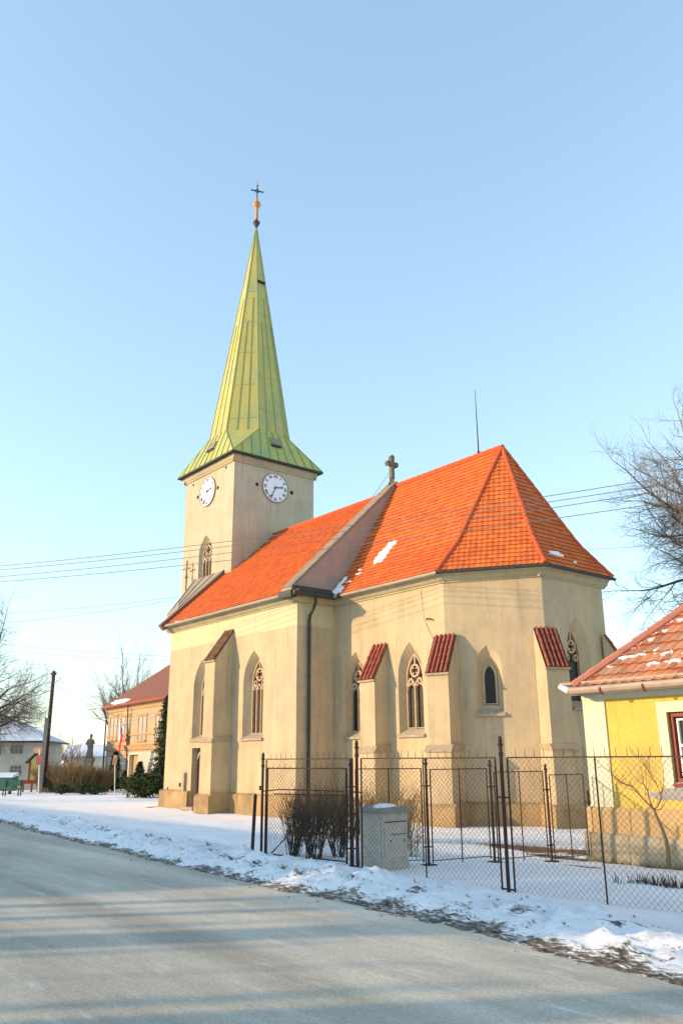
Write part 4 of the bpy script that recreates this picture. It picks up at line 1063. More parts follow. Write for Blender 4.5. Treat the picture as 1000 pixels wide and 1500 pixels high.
spots = [(1.0, .62), (1.35, .68), (1.95, .62), (2.5, .60), (2.9, .56), (1.6, 1.18), (1.4, 1.0), (2.0, 1.66), (.95, .84), (2.35, .95), (2.8, 2.3), (3.1, .42), (.7, .46), (1.75, .40), (2.2, .42), (1.15, .95), (1.9, 1.42), (2.6, 2.0), (2.75, .85), (1.7, .72)]
for i, (u_, v_) in enumerate(spots):
    big = rs.random()
    snow_blob('snow_patch', house, surf_h, u_-.15, v_, .08+.17*big, .025+.03*rs.random(), .06, skew=.6, seed=20+i, n=18, rough=2.2)

# ------------------------------------------------------------ fences
def chain(mb, A, B, z0, z1, cell=.085, r=.0022, g=lambda p: 0):
    A, B = Vector((A[0], A[1], 0)), Vector((B[0], B[1], 0)); L_ = (B-A).length; d = (B-A)/L_; H = z1-z0
    n_ = int((L_+H)/cell)
    for sg in (0, 1):
        for i in range(1, n_):
            s = i*cell
            a0, a1 = s-H, s
            za, zb = (z0, z1)
            lo_, hi_ = max(a0, 0), min(a1, L_)
            if hi_ <= lo_: continue
            f = lambda a: z0 + (a-a0)/H*H
            p = A+d*lo_; q = A+d*hi_; zp, zq = f(lo_), f(hi_)
            if sg: zp, zq = z0+z1-zp, z0+z1-zq
            c_ = (p+q)/2; j_ = RND.uniform(-.006, .006); mb.tube([(p.x, p.y, zp), (c_.x+j_, c_.y+RND.uniform(-.01, .01), (zp+zq)/2+j_), (q.x, q.y, zq)], r, 3, cap=False)
def spikes(mb, A, B, z, h=.12, step=.155, r=.006):
    A, B = Vector((A[0], A[1], 0)), Vector((B[0], B[1], 0)); L_ = (B-A).length; n_ = int(L_/step)
    for i in range(1, n_):
        p = A.lerp(B, i/n_); mb.tube([(p.x, p.y, z), (p.x+.004*RND.uniform(-1, 1), p.y, z+h)], [r, r*.6], 4)
GB = .27
def bolt_bar(mb, P_, d, z, w): mb.bar((P_[0]-d[0]*w, P_[1]-d[1]*w, z), (P_[0]+d[0]*w, P_[1]+d[1]*w, z), .025)
def panel(parent, A, B, z0, z1, gap, mid=True, spk=.12, fr=.020, meshcell=.085, framemat='iron', bottom=True):
    A, B = Vector(A[:2]), Vector(B[:2]); d = (B-A).normalized(); a = A+d*gap; b_ = B-d*gap
    m_ = MB()
    m_.bar((a.x, a.y, z0), (a.x, a.y, z1), fr); m_.bar((b_.x, b_.y, z0), (b_.x, b_.y, z1), fr)
    m_.bar((a.x, a.y, z1), (b_.x, b_.y, z1), fr)
    if bottom: m_.bar((a.x, a.y, z0+.04), (b_.x, b_.y, z0+.04), fr*.8)
    c = (a+b_)/2
    if mid: m_.bar((c.x, c.y, z0-.02), (c.x, c.y, z1), .016)
    po = obj('panel_frame', m_, M[framemat], parent)
    s_ = MB(); spikes(s_, a, b_, z1, spk); obj('spikes', s_, M['iron'], po)
    c_ = MB(); chain(c_, a, b_, z0+.03, z1-.01, meshcell); obj('wire_mesh', c_, M['wire'], po, fix=False)
    return po
def post(parent, P_, z0, z1, r=.035, knob=True):
    m_ = MB(); x, y = P_[:2]
    m_.tube([(x, y, z0), (x, y, z1)], r, 8)
    if knob: m_.lathe((x, y, z1-.02), [(r*1.1, 0), (r*1.5, .02), (r*1.5, .04), (r*.8, .05), (r*1.3, .08), (r*.9, .13), (r*.3, .15)], 8); m_.lathe((x, y, z1-.16), [(r, 0), (r*1.35, .02), (r*1.35, .05), (r, .07)], 8)
    return obj('post', m_, M['iron'], parent)

TF = [(12.23, -9.65), (14.93, -9.52), (18.02, -9.36), (21.1, -9.2)]
tall = thing('tall_mesh_fence', 'tall chain link street fence with spiked top rail and knobbed posts', 'fence', (14.93, -9.52, .28))
for i, p in enumerate(TF):
    post(tall, p, .1, 2.28 if i else 2.10, .027 if i else .026)
for i, (a, b_) in enumerate(zip(TF[:-1], TF[1:])):
    panel(tall, a, b_, .18, 2.10, .11, mid=True, bottom=False)
for p in TF[1:]:
    for z in (.33, 1.55):
        mb = MB(); mb.bar((p[0]-.12, p[1]-.006, z), (p[0]+.12, p[1]+.006, z), .022); obj('clamp_bar', mb, M['iron'], tall)
LF = [(12.06, -9.80), (14.42, -9.24), (15.18, -8.11), (15.41, -6.65), (15.55, -5.17), (15.66, -4.02)]
lowf = thing('low_mesh_fence', 'lower chain link fence with dark frames running back from the street to the yellow house', 'fence', (15.18, -8.11, .26))
for i, p in enumerate(LF[1:-1]):
    z0 = gz_base(*p); post(lowf, p, z0-.1, z0+1.70, .024, knob=False)
    m_ = MB(); m_.lathe((p[0], p[1], z0+1.68), [(.03, 0), (.042, .02), (.02, .06), (.03, .09), (.006, .13)], 8); obj('post_cap', m_, M['iron'], lowf)
for i in range(1, 5):
    p = LF[i]; z0 = gz_base(*p); d = Vector((LF[i+1][0]-p[0], LF[i+1][1]-p[1])).normalized()
    for z in (.30, 1.32):
        mb = MB(); mb.bar((p[0]-d.x*.10, p[1]-d.y*.10, z0+z), (p[0]+d.x*.10, p[1]+d.y*.10, z0+z), .022); obj('clamp_bar', mb, M['iron'], lowf)
    mb = MB(); mb.box((p[0]-.10, p[1]-.10, z0-.04), (p[0]+.10, p[1]+.10, z0+.02)); obj('base_plate', mb, M['iron'], lowf)
for i, (a, b_) in enumerate(zip(LF[1:-1], LF[2:])):
    z0 = (gz_base(*a)+gz_base(*b_))/2
    panel(lowf, a, b_, z0+.05, z0+1.62, .09, mid=True, spk=.07, fr=.017, bottom=True)
gate = thing('mesh_gate', 'dark framed chain link gate panel between the leftmost post and the shrubs', 'gate', (12.06, -9.8, .3))
panel(gate, (12.23, -9.62), LF[1], .34, 1.93, .10, mid=False, spk=.09, fr=.026)
sp_ = thing('gate_rail', 'short dark post pair with a low double rail beside the leftmost fence post', 'railing', (12.06, -9.72, .3))
mb = MB(); mb.tube([(12.04, -9.74, .15), (12.06, -9.70, 1.40)], .034, 8); mb.lathe((12.06, -9.70, 1.38), [(.035, 0), (.04, .03), (.015, .08)], 8); obj('post', mb, M['iron'], sp_)
mb = MB(); mb.tube([(12.12, -9.60, 1.38), (12.14, -9.58, 1.50), (12.3, -9.3, 1.53), (13.3, -8.5, 1.50), (13.34, -8.46, 1.1)], .012, 5); mb.tube([(12.25, -9.4, 1.45), (13.3, -8.5, 1.42)], .012, 5); obj('rail', mb, M['iron'], sp_)
mb = MB(); mb.tube([(12.3, -9.5, .35), (12.75, -9.3, .8)], .012, 5); obj('brace', mb, M['iron'], sp_)

# posts and rods near the house corner
def px_z(px, py, z):
    d = FW + RT*((px-500)/FPX) - UP*((py-750)/FPX); t = (z-CAM.z)/d.z; return CAM + d*t
def px_y(px, py, Y):
    d = FW + RT*((px-500)/FPX) - UP*((py-750)/FPX); t = (Y-CAM.y)/d.y; return CAM + d*t
def px_d(px, py, D): return CAM + (FW + RT*((px-500)/FPX) - UP*((py-750)/FPX))*D
def rod(name, a, b_, r, mat, label, cat, D=None):
    pa = px_z(*a, .25); D = (pa-CAM).dot(FW); pb = px_d(b_[0], b_[1], D)
    m_ = MB(); m_.tube([pa-(pb-pa)*.05, pb], r, 7); m_.lathe((pb.x, pb.y, pb.z-.02), [(r*1.2, 0), (r*1.2, .03), (r*.4, .05)], 7)
    return solo(name, m_, M[mat], label, cat, tuple(pa))
rod('garden_post', (923, 1250), (908, 1158), .030, 'rust', 'leaning rusty brown post in front of the yellow house plinth', 'post')
rod('garden_post', (869, 1246), (860, 1160), .024, 'iron', 'thin dark upright rod left of the yellow house corner', 'post')
rod('garden_post', (872, 1242), (866, 1180), .045, 'sill', 'short pale stump post at the yellow house corner', 'post')

# ------------------------------------------------------------ electric cabinet
cab = thing('electric_cabinet', 'grey concrete electricity cabinet with a snow capped lid behind the fence', 'cabinet', (14.95, -9.08, .28))
CX0, CX1, CY0, CY1, CZ0, CZ1 = 14.64, 15.24, -9.22, -8.66, .15, 1.22
mb = MB(); mb.box((CX0, CY0, CZ0), (CX1, CY1, CZ1)); mb.box((CX0-.012, CY0-.012, CZ0), (CX1+.012, CY1+.012, .42)); obj('body', mb, M['cabinet'], cab)
FCb = Frame((CX1, CY0), (0, 1), (1, 0)); w_c = CY1-CY0; HC = CZ1
mb = MB(); mb.prism(FCb, [(.03, .50), (w_c-.03, .50), (w_c-.03, HC-.16), (.03, HC-.16)], .0, .018); d_ = obj('door', mb, M['cabinet'], cab)
mb = MB(); mb.prism(FCb, [(.03, HC-.165), (w_c-.03, HC-.165), (w_c-.03, HC-.150), (.03, HC-.150)], .0, .02); obj('door_joint', mb, M['iron'], d_)
mb = MB(); mb.prism(FCb, [(w_c*.3, HC-.36), (w_c-.05, HC-.36), (w_c-.05, HC-.35), (w_c*.3, HC-.35)], .018, .024); obj('handle', mb, M['iron'], d_)
for a_ in (.25, .80):
    mb = MB(); mb.prism(FCb, [(w_c*a_, HC-.47), (w_c*a_+.025, HC-.47), (w_c*a_+.025, HC-.445), (w_c*a_, HC-.445)], .018, .03); obj('lock', mb, M['iron'], d_)
FCs = Frame((CX0, CY0), (1, 0), (0, -1))
mb = MB(); mb.prism(FCs, [(.05, .50), (CX1-CX0-.05, .50), (CX1-CX0-.05, HC-.1), (.05, HC-.1)], .0, .015); obj('side_panel', mb, M['cabinet'], cab)
mb = MB(); mb.side(FCs, [(.06, HC), (.06, HC+.05), (-.28, HC+.09), (-.62, HC+.05), (-.62, HC)], -.06, CX1-CX0+.06); obj('lid', mb, M['cabcap'], cab)
mb = MB(); mb.lathe((15.02, -8.96, HC+.065), [(.22, -.02), (.21, .02), (.15, .055), (.05, .068)], 14); obj('snow_cap', mb, M['snowcap'], cab, smooth=True)

# ------------------------------------------------------------ shrubs, saplings, trees
def limb(mb, p, d, L_, r0, r1, seg=4, bend=.25, up=0.0, n=4, rnd=RND):
    pts = [Vector(p)]; d = Vector(d).normalized()
    for i in range(seg):
        d = (d + Vector((rnd.uniform(-1, 1), rnd.uniform(-1, 1), rnd.uniform(-1, 1)))*bend/seg*1.6 + Vector((0, 0, up/seg))).normalized()
        pts.append(pts[-1] + d*L_/seg)
    rr = [r0+(r1-r0)*i/seg for i in range(seg+1)]
    mb.tube(pts, rr, n, cap=False)
    return pts, rr, d

def grow(tr, cr, p, d, L_, r, depth, maxd, rnd, kids=(4, 6), spread=.75, up=.12, shrink=.68, thick=1):
    mb = tr if depth <= thick else cr
    n = 7 if depth == 0 else (5 if depth <= 1 else 3)
    pts, rr, dd = limb(mb, p, d, L_, r, r*.45, 5 if depth < 2 else (4 if depth < maxd-1 else 3), .32 if depth < 2 else .55, up, n, rnd)
    if depth >= maxd: return
    k = rnd.randint(*kids)
    for i in range(k):
        t = .25 + .75*(i+rnd.random()*.6)/k if depth else .35+.65*(i+rnd.random()*.5)/k
        t = min(t, .999); f = t*(len(pts)-1); j = int(f); q = pts[j].lerp(pts[j+1], f-j); rq = rr[j]+(rr[j+1]-rr[j])*(f-j)
        seg_d = (pts[j+1]-pts[j]).normalized()
        perp = seg_d.orthogonal().normalized(); perp.rotate(Matrix.Rotation(rnd.uniform(0, 2*pi), 3, seg_d))
        nd = (seg_d*(1-spread*.5) + perp*spread*rnd.uniform(.7, 1.2)).normalized()
        grow(tr, cr, q, nd, L_*shrink*rnd.uniform(.75, 1.15)*(1.15-.35*t), rq*rnd.uniform(.55, .75), depth+1, maxd, rnd, kids, spread, up, shrink, thick)
    grow(tr, cr, pts[-1], dd, L_*shrink, rr[-1], depth+1, maxd, rnd, kids, spread, up, shrink, thick)

def bare_tree(name, label, cat, base, trunk_h, r, L_, seed, starts, maxd=5, mats=('bark', 'twig'), group=None, **kw):
    rnd = random.Random(seed); t = thing(name, label, cat, tuple(base), group)
    tr = MB(); cr = MB(); b_ = Vector(base)
    top = b_+V(0, 0, trunk_h)
    tr.tube([b_-V(0, 0, .2), b_+V(.02, 0, trunk_h*.1), b_+V(.05, .03, trunk_h*.5), top], [r*1.5, r*1.1, r*.95, r*.8], 10)
    for d, l, rr in starts:
        grow(tr, cr, top-V(0, 0, rnd.uniform(0, trunk_h*.1)), d, l*L_, rr*r, 0, maxd, rnd, **kw)
    obj('trunk', tr, M[mats[0]], t, fix=False); obj('crown', cr, M[mats[1]], t, fix=False)
    return t

# big bare tree right behind the house: trunk stands just out of frame
tb = px_d(1165, 1150, 30); tb.z = 0
def LW(l, w, z): v = -RT*l + Vector((FW.x, FW.y, 0))*w; return (v.x, v.y, z)
bare_tree('bare_tree', 'large leafless tree with spreading branches rising behind the yellow house roof', 'tree', tb, 9.3, .34, 2.4, 11,
          [(LW(1, .1, .02), 1.15, .40), (LW(.9, -.2, .35), 1.2, .5), (LW(.8, .2, .7), 1.3, .55), (LW(.4, -.1, 1), 1.45, .7), (LW(-.4, .1, 1), 1.4, .7), (LW(-.9, 0, .5), 1.2, .5), (LW(.2, .8, .6), 1.1, .5), (LW(.3, -.8, .6), 1.1, .5)],
          maxd=5, kids=(4, 4), up=.06, spread=.74, shrink=.70, mats=('bark', 'twigbrown'))
# left tree: limbs reach in from the left edge
tl = px_d(-66, 1150, 44); tl.z = 0
bare_tree('bare_tree', 'leafless tree at the left edge with limbs reaching over the grey house', 'tree', tl, 3.6, .26, 2.6, 17,
          [(LW(-1, .1, .22), .85, .36), (LW(-.9, -.2, .65), 1.15, .45), (LW(-.4, .2, 1), 1.35, .7), (LW(.5, 0, .9), 1.2, .5), (LW(-.7, .6, .5), 1.0, .4), (LW(-1, -.3, .4), 1.0, .4), (LW(.9, 0, .4), 1.0, .4)],
          maxd=5, kids=(4, 4), up=.10, spread=.80, shrink=.68, mats=('bark', 'twigbrown'))
# birches behind the civic building
for i, (px, py, D, h, lab) in enumerate(((183, 1150, 84, 3.6, 'tall pale birch rising highest behind the ochre building'), (161, 1150, 80, 2.3, 'smaller pale birch left of the tallest one behind the ochre building'))):
    b_ = px_d(px, py, D); b_.z = 0
    bare_tree('birch_tree', lab, 'tree', b_, 4.5, .17, h, 31+i, [((0,0,1), 1.35, .9), ((.3,.35,.9), 1.2, .6), ((-.35,-.35,.9), 1.2, .6), ((.15,-.1,1), 1.3, .6)],
              maxd=4, mats=('birch', 'birch'), group='birches behind the ochre building', kids=(4, 5), up=.25, spread=.55, shrink=.62)
for i, (px, D) in enumerate(((85, 92), (103, 95), (45, 92))):
    b_ = px_d(px, 1140, D); b_.z = 0
    bare_tree('small_tree', ['reddish bare fruit tree right of the wooden pole', 'reddish bare fruit tree nearest the statue', 'pale bare tree behind the grey house gable'][i], 'tree', b_, 1.6, .12, 1.7, 51+i,
              [((.4,.3,.8), 1, .7), ((-.4,-.4,.8), 1, .7), ((0,.1,1), 1.1, .8), ((.5,.5,.4), .9, .6), ((-.5,-.5,.4), .9, .6)], maxd=3, mats=('twigred', 'twigred'), kids=(4, 5), up=.2, spread=.6, shrink=.62)

def stem_bush(name, label, base, nst, h, rad, seed, mat, r=.008, group=None, lean=.35, forks=2, cat='shrub'):
    rnd = random.Random(seed); m_ = MB(); b_ = Vector(base)
    for i in range(nst):
        a = rnd.uniform(0, 2*pi); q = sqrt(rnd.random())*rad*.45
        p = b_+V(cos(a)*q, sin(a)*q, -.05); d = Vector((cos(a)*lean*rnd.uniform(.1, 1.2), sin(a)*lean*rnd.uniform(.1, 1.2), 1))
        L_ = h*rnd.uniform(.65, 1.08)
        pts, rr, dd = limb(m_, p, d, L_, r, r*.35, 5, .35, .05, 3, rnd)
        for f in range(forks*2):
            j = rnd.randint(1, 4)
            limb(m_, pts[j], (pts[min(j+1, 5)]-pts[j]).normalized()+Vector((rnd.uniform(-.6, .6), rnd.uniform(-.6, .6), .1)), L_*rnd.uniform(.2, .45), r*.6, r*.25, 3, .4, .05, 3, rnd)
    return solo(name, m_, M[mat], label, cat, tuple(b_), group)

G = 'leafless shrubs clustered behind the mesh gate'
shr = [(430, 1254, 'leafless dark shrub nearest the leftmost fence posts'), (462, 1257, 'leafless dark shrub in the middle of the three by the gate'), (496, 1256, 'leafless dark shrub just left of the grey cabinet')]
for i, (px, py, lab) in enumerate(shr):
    p = px_z(px, py, .30)
    stem_bush('shrub', lab, p, 34, 1.12, .26, 70+i, 'twigdark', .0085, G, lean=.28, forks=3)
# denser shrub band against the wall foot; dark twigs also stand for plinth shade
for i, (px, py, h, lab) in enumerate(((452, 1222, 1.15, 'dense brown shrub behind the left fence panel'), (510, 1224, 1.15, 'dense brown shrub behind the fence corner post'), (575, 1226, 1.2, 'dense brown shrub behind the grey cabinet'))):
    p = px_z(px, py, .25)
    stem_bush('shrub', lab, p, 120, h, 1.1, 80+i, 'twigdark' if i < 2 else 'twigolive', .009, 'brown shrubs behind the fence', lean=.30, forks=2)
p = px_z(604, 1255, .27); stem_bush('shrub', 'thin tan twiggy shrub sticking out right of the grey cabinet', p, 26, 1.25, .35, 90, 'twigolive', .006, None, lean=.3)

# sapling in front of the yellow house
Ds = (px_z(979, 1266, .27)-CAM).dot(FW)
sap = thing('sapling', 'slender leafless fruit sapling in front of the yellow house window', 'tree', tuple(px_z(979, 1266, .27)))
rnd = random.Random(4)
def PD(x, y, dd=0): return px_d(x, y, Ds+dd)
tr = MB(); cr = MB()
tr.tube([PD(979, 1272), PD(978, 1250), PD(974, 1228), PD(966, 1208), PD(957, 1186)], [.045, .038, .034, .028, .022], 7)
stro = [([(957,1186),(946,1176),(935,1163),(925,1152),(916,1150),(906,1144),(893,1131)], .014, .3), ([(925,1152),(921,1150),(908,1147),(897,1136)], .007, .1),
        ([(957,1186),(951,1172),(947,1158),(943,1150)], .013, -.2), ([(943,1150),(941,1140),(938,1124)], .006, -.3), ([(943,1150),(933,1144),(922,1130)], .006, .1), ([(945,1158),(946,1142),(943,1118)], .006, .2),
        ([(957,1186),(963,1181),(967,1172),(967,1164),(962,1150),(953,1136),(946,1124),(938,1114)], .012, .2), ([(966,1176),(970,1160),(972,1146),(971,1120)], .007, .3), ([(957,1140),(951,1128),(950,1112)], .005, .4),
        ([(893,1131),(882,1124),(870,1126)], .006, .3), ([(946,1124),(932,1112),(925,1104)], .005, 0), ([(935,1163),(926,1158),(916,1154),(905,1148)], .005, .1), ([(957,1186),(967,1186),(972,1178)], .008, .1)]
for pts, r, dd in stro:
    P3 = [PD(x+rnd.uniform(-.8, .8), y+rnd.uniform(-.8, .8), dd*i/len(pts)) for i, (x, y) in enumerate(pts)]
    cr.tube(P3, [r*(1-.6*i/len(P3)) for i in range(len(P3))], 4, cap=False)
    for q in P3[1:]:
        for _ in range(2): limb(cr, q, (rnd.uniform(-.6, .6), rnd.uniform(-.5, .5), rnd.uniform(.3, 1)), rnd.uniform(.15, .4), .004, .002, 3, .4, .1, 3, rnd)
obj('trunk', tr, M['twigolive'], sap); obj('crown', cr, M['twigred'], sap, fix=False)
# dead perennial stubs in the snow
rnd = random.Random(9)
for i, (px, py, n_, lab) in enumerate(((905, 1292, 16, 'small clump of dark dead stalks at the left of the garden row'), (935, 1294, 40, 'middle clump of dark dead stalks in the garden row'), (960, 1297, 60, 'dense clump of dark dead stalks in the garden row'), (985, 1300, 60, 'clump of dark dead stalks at the right edge of the garden row'))):
    b_ = px_z(px, py, .28); m_ = MB()
    for k in range(n_):
        q = b_ + V(rnd.uniform(-.14, .14), rnd.uniform(-.16, .16), -.03)
        limb(m_, q, (rnd.uniform(-.35, .35), rnd.uniform(-.35, .35), 1), rnd.uniform(.06, .20), .007, .003, 2, .2, 0, 3, rnd)
    solo('dead_stalks', m_, M['twigdark'], lab, 'plant', tuple(b_), 'dead stalks in the snowy garden')
# dry grass tufts at the house corner
m_ = MB()
for k in range(700):
    if k < 420: x = rnd.gauss(13.3, .9); y = rnd.gauss(-2.7, .35)
    else: x = rnd.uniform(14.2, 19.5); y = rnd.gauss(-4.2, .12)
    q = V(x, y, gz_base(x, y)-.01)
    limb(m_, q, (rnd.uniform(-.8, .8), rnd.uniform(-.8, .8), 1), rnd.uniform(.05, .16), .006, .002, 2, .3, -.3, 3, rnd)
tag(obj('dry_grass', m_, M['grass'], None, fix=False), 'brown dry grass showing through the snow by the yellow house', 'grass', kind='stuff')

# conifers: whorled boughs covered with needle-sized leaf faces
def conifer(name, label, base, h, r, seed, mat='needle', dens=900, shape=1.0, flat=False, group=None, leaf=.16, low=.04):
    rnd = random.Random(seed); t = thing(name, label, 'conifer' if not flat else 'shrub', tuple(base), group)
    tr = MB(); b_ = Vector(base); tr.tube([b_-V(0, 0, .1), b_+V(0, 0, h*.95)], [r*.06+.03, .01], 6); obj('trunk', tr, M['bark'], t)
    cr = MB(); nb = int(dens/14)
    for i in range(nb):
        f = low + (1-low)*(i/nb); a = i*2.4+rnd.uniform(-.4, .4)
        rl = r*(1-f)**shape*rnd.uniform(.62, 1.12) + .03
        z = h*f
        d = Vector((cos(a), sin(a), rnd.uniform(-.25, .25) if not flat else rnd.uniform(.1, .6)))
        st = b_+V(0, 0, z*.98)
        for k in range(14):
            q = st + d*rl*((k+rnd.random())/14)**.7 + V(rnd.uniform(-1, 1), rnd.uniform(-1, 1), rnd.uniform(-1, .6))*leaf*.9
            if q.z < b_.z+.02: q.z = b_.z+.02+rnd.random()*.1
            ax = Vector((rnd.uniform(-1, 1), rnd.uniform(-1, 1), rnd.uniform(-.8, .5))).normalized(); bx_ = ax.orthogonal().normalized()
            s_ = leaf*rnd.uniform(.5, 1.1)
            cr.add([q-ax*s_, q+bx_*s_*.32, q+ax*s_, q-bx_*s_*.32], [(0, 1, 2, 3)])
    obj('crown', cr, M[mat], t, fix=False)
    return t
conifer('spruce_tree', 'tall dark spruce standing against the left end of the church', px_z(241, 1162, 0), 6.4, 1.15, 3, dens=9000, shape=.42, leaf=.12)
conifer('small_conifer', 'slim dark conifer behind the thin white sign pole', px_z(166, 1158, 0), 2.7, .62, 4, dens=2600, shape=.55, leaf=.13, group='small conifers before the ochre building')
conifer('small_conifer', 'smallest dark conifer below the lower windows', px_z(181, 1156, 0), 1.35, .55, 5, dens=1200, shape=.8, leaf=.11, group='small conifers before the ochre building')
conifer('small_conifer', 'dark conifer at the foot of the building portal', px_z(203, 1160, 0), 2.0, .75, 6, dens=2000, shape=.8, leaf=.12, group='small conifers before the ochre building')
conifer('juniper', 'low spreading olive green juniper at the church corner', px_z(212, 1168, 0), 1.2, 1.7, 7, 'juniper', 5200, .55, True, leaf=.15)
conifer('juniper', 'upright dark juniper behind the low spreading one', px_z(234, 1164, 0), 1.9, 1.0, 8, 'needle', 2600, .6, True, leaf=.15)
# big twiggy hedge bush in the middle of the left background
for i, (px, py, h, rad, mat, lab) in enumerate(((84, 1160, 1.9, 1.9, 'twigolive', 'left part of the tawny leafless hedge beside the wooden pole'), (108, 1161, 1.75, 1.9, 'twigolive', 'middle of the tawny leafless hedge below the statue'), (134, 1160, 1.6, 1.9, 'twigolive', 'right end of the tawny leafless hedge by the ochre building'))):
    stem_bush('hedge_bush', lab, px_z(px, py, 0), 420, h, 2.6, 100+i, mat, .017, 'leafless hedge in the left background', lean=.5, forks=3, cat='hedge')
for i, px in enumerate((91, 123, 140)):
    conifer('low_evergreen', ['low dark evergreen at the left foot of the hedge', 'low dark evergreen at the middle foot of the hedge', 'low dark evergreen at the right foot of the hedge'][i], px_z(px, 1164, 0), .55, .75, 120+i, 'needle', 900, .5, True, leaf=.10, group='low evergreens at the hedge foot')

# ------------------------------------------------------------ left background
def bwindow(parent, F, u0, u1, z0, z1, fr='whiteframe', pane='pane', bars=1, trim=None):
    f = MB(); f.strip(F, [(u0, z0), (u1, z0), (u1, z1), (u0, z1)], .09, .0, .05, closed=True)
    for k in range(bars): uu = u0+(u1-u0)*(k+1)/(bars+1); f.strip(F, [(uu, z0), (uu, z1)], .06, .0, .045)
    f.strip(F, [(u0, z0+(z1-z0)*.66), (u1, z0+(z1-z0)*.66)], .06, .0, .04)
    w = obj('window', f, M[fr], parent)
    p = MB(); p.prism(F, [(u0, z0), (u1, z0), (u1, z1), (u0, z1)], -.10, .012); obj('pane', p, M[pane], w)
    if trim:
        s_ = MB(); s_.side(F, [(.0, z0-.16), (.12, z0-.16), (.12, z0-.06), (.0, z0-.06)], u0-.15, u1+.15); obj('window_sill', s_, M[trim], w); s_ = MB(); s_.side(F, [(0, z1+.08), (.06, z1+.08), (.06, z1+.2), (0, z1+.2)], u0-.15, u1+.15); obj('window_lintel', s_, M[trim], w)
    return w

# ochre two-storey civic building
cA = px_z(152, 1153, 0); yw = radians(-6); cu = Vector((cos(yw), sin(yw), 0)); cn = Vector((sin(yw), -cos(yw), 0))
civ = thing('civic_building', 'two storey ochre building with red brown roof left of the church', 'building', tuple(cA))
FV = Frame(cA, cu, cn); WV = 16.0; HV = 6.3; DV = 9.0
def fu(px, py):  # u and z on the facade for a photo position
    d = FW + RT*((px-500)/FPX) - UP*((py-750)/FPX); t = (Vector(cA)-CAM).dot(cn)/d.dot(cn); p = CAM+d*t
    return (p-Vector(cA)).dot(cu), p.z
HV = fu(153, 1038)[1]
mb = MB(); mb.prism(FV, [(0, -.1), (WV, -.1), (WV, HV), (0, HV)], -DV, 0); obj('wall', mb, M['civic'], civ)
ub, zb_ = fu(153, 1096)
mb = MB(); mb.side(FV, [(0, zb_-.22), (.10, zb_-.22), (.16, zb_-.05), (.22, zb_+.1), (.0, zb_+.16)], -.16, WV)
mb.side(FV, [(0, HV-.45), (.08, HV-.45), (.08, HV-.3), (.22, HV-.1), (.36, HV), (0, HV)], -.3, WV); mb.side(FV, [(0, zb_+.85), (.07, zb_+.85), (.07, zb_+1.0), (0, zb_+1.0)], 0, WV)
obj('cornice', mb, M['civictrim'], civ)
for px0, px1, py0, py1 in ((163, 171, 1052, 1083), (178.5, 189, 1051, 1082), (204, 214, 1050, 1083), (229, 239, 1048, 1083)):
    a, z1_ = fu(px0, py0); b2_, z0_ = fu(px1, py1); bwindow(civ, FV, a, b2_, z0_, z1_, 'civictrim', 'palepane', 1, 'civictrim')
for px0, px1, py0, py1 in ((160, 168, 1110, 1137), (178, 184.5, 1109, 1137)):
    a, z1_ = fu(px0, py0); b2_, z0_ = fu(px1, py1); bwindow(civ, FV, a, b2_, z0_, z1_, 'whiteframe', 'palepane', 1, 'civictrim')
a, z1_ = fu(196, 1104); b2_, _ = fu(212, 1104)
mb = MB(); mb.strip(FV, [(a, 0), (a, z1_), (b2_, z1_), (b2_, 0)], .22, .0, .35); po = obj('portal', mb, M['cream'], civ)
mb = MB(); mb.prism(FV, [(a+.1, 0), (b2_-.1, 0), (b2_-.1, z1_-.1), (a+.1, z1_-.1)], .0, .03); obj('door', mb, M['civictrim'], po)
mb = MB(); a1_, _ = fu(220, 1104); b1_, _ = fu(246, 1104); mb.prism(FV, [(a1_, 0), (WV*.9, 0), (WV*.9, z1_+.1), (a1_, z1_+.1)], .0, .9); obj('porch', mb, M['greywall'], civ)
mb = MB(); mb.tube([FV(-.3, HV-.05, .45), FV(-.12, HV-.9, .15), FV(-.06, 0, .12)], .07, 6); a, _ = fu(191.5, 1060); mb.tube([FV(a, HV-.1, .3), FV(a, .2, .08)], .055, 6); obj('downpipe', mb, M['redroof'], civ)
rz = HV+5.6; rf = MB(); e = .5
q0, q1, q2, q3 = FV(-e, HV+.03, e), FV(WV+e, HV+.03, e), FV(WV+e, HV+.03, -DV-e), FV(-e, HV+.03, -DV-e)
r0_, r1_ = FV(DV/2+2.0, HV+4.4, -DV/2), FV(WV-DV/2, HV+4.4, -DV/2)
rf.add([q0, q1, q2, q3, r0_, r1_], [(0, 1, 5, 4), (1, 2, 5), (2, 3, 4, 5), (3, 0, 4), (0, 3, 2, 1)])
ro = obj('roof', rf, M['redroof'], civ)
mb = MB(); mb.tube([q0-V(0,0,.06), q1-V(0,0,.06)], .09, 6); obj('gutter', mb, M['redpaint'] if False else M['captile'], civ)
nrf = ((q1-q0).cross(r0_-q0)).normalized()
def surf_c(u, v): p = q0.lerp(q1, u/(WV+2*e)) + ((FV(0, HV+4.43, -DV/2)-FV(0, HV+.03, e)).normalized())*v; return p+nrf*.03, nrf
snow_blob('snow_patch', ro, surf_c, 3.8, .42, 1.9, .26, .10, seed=41)
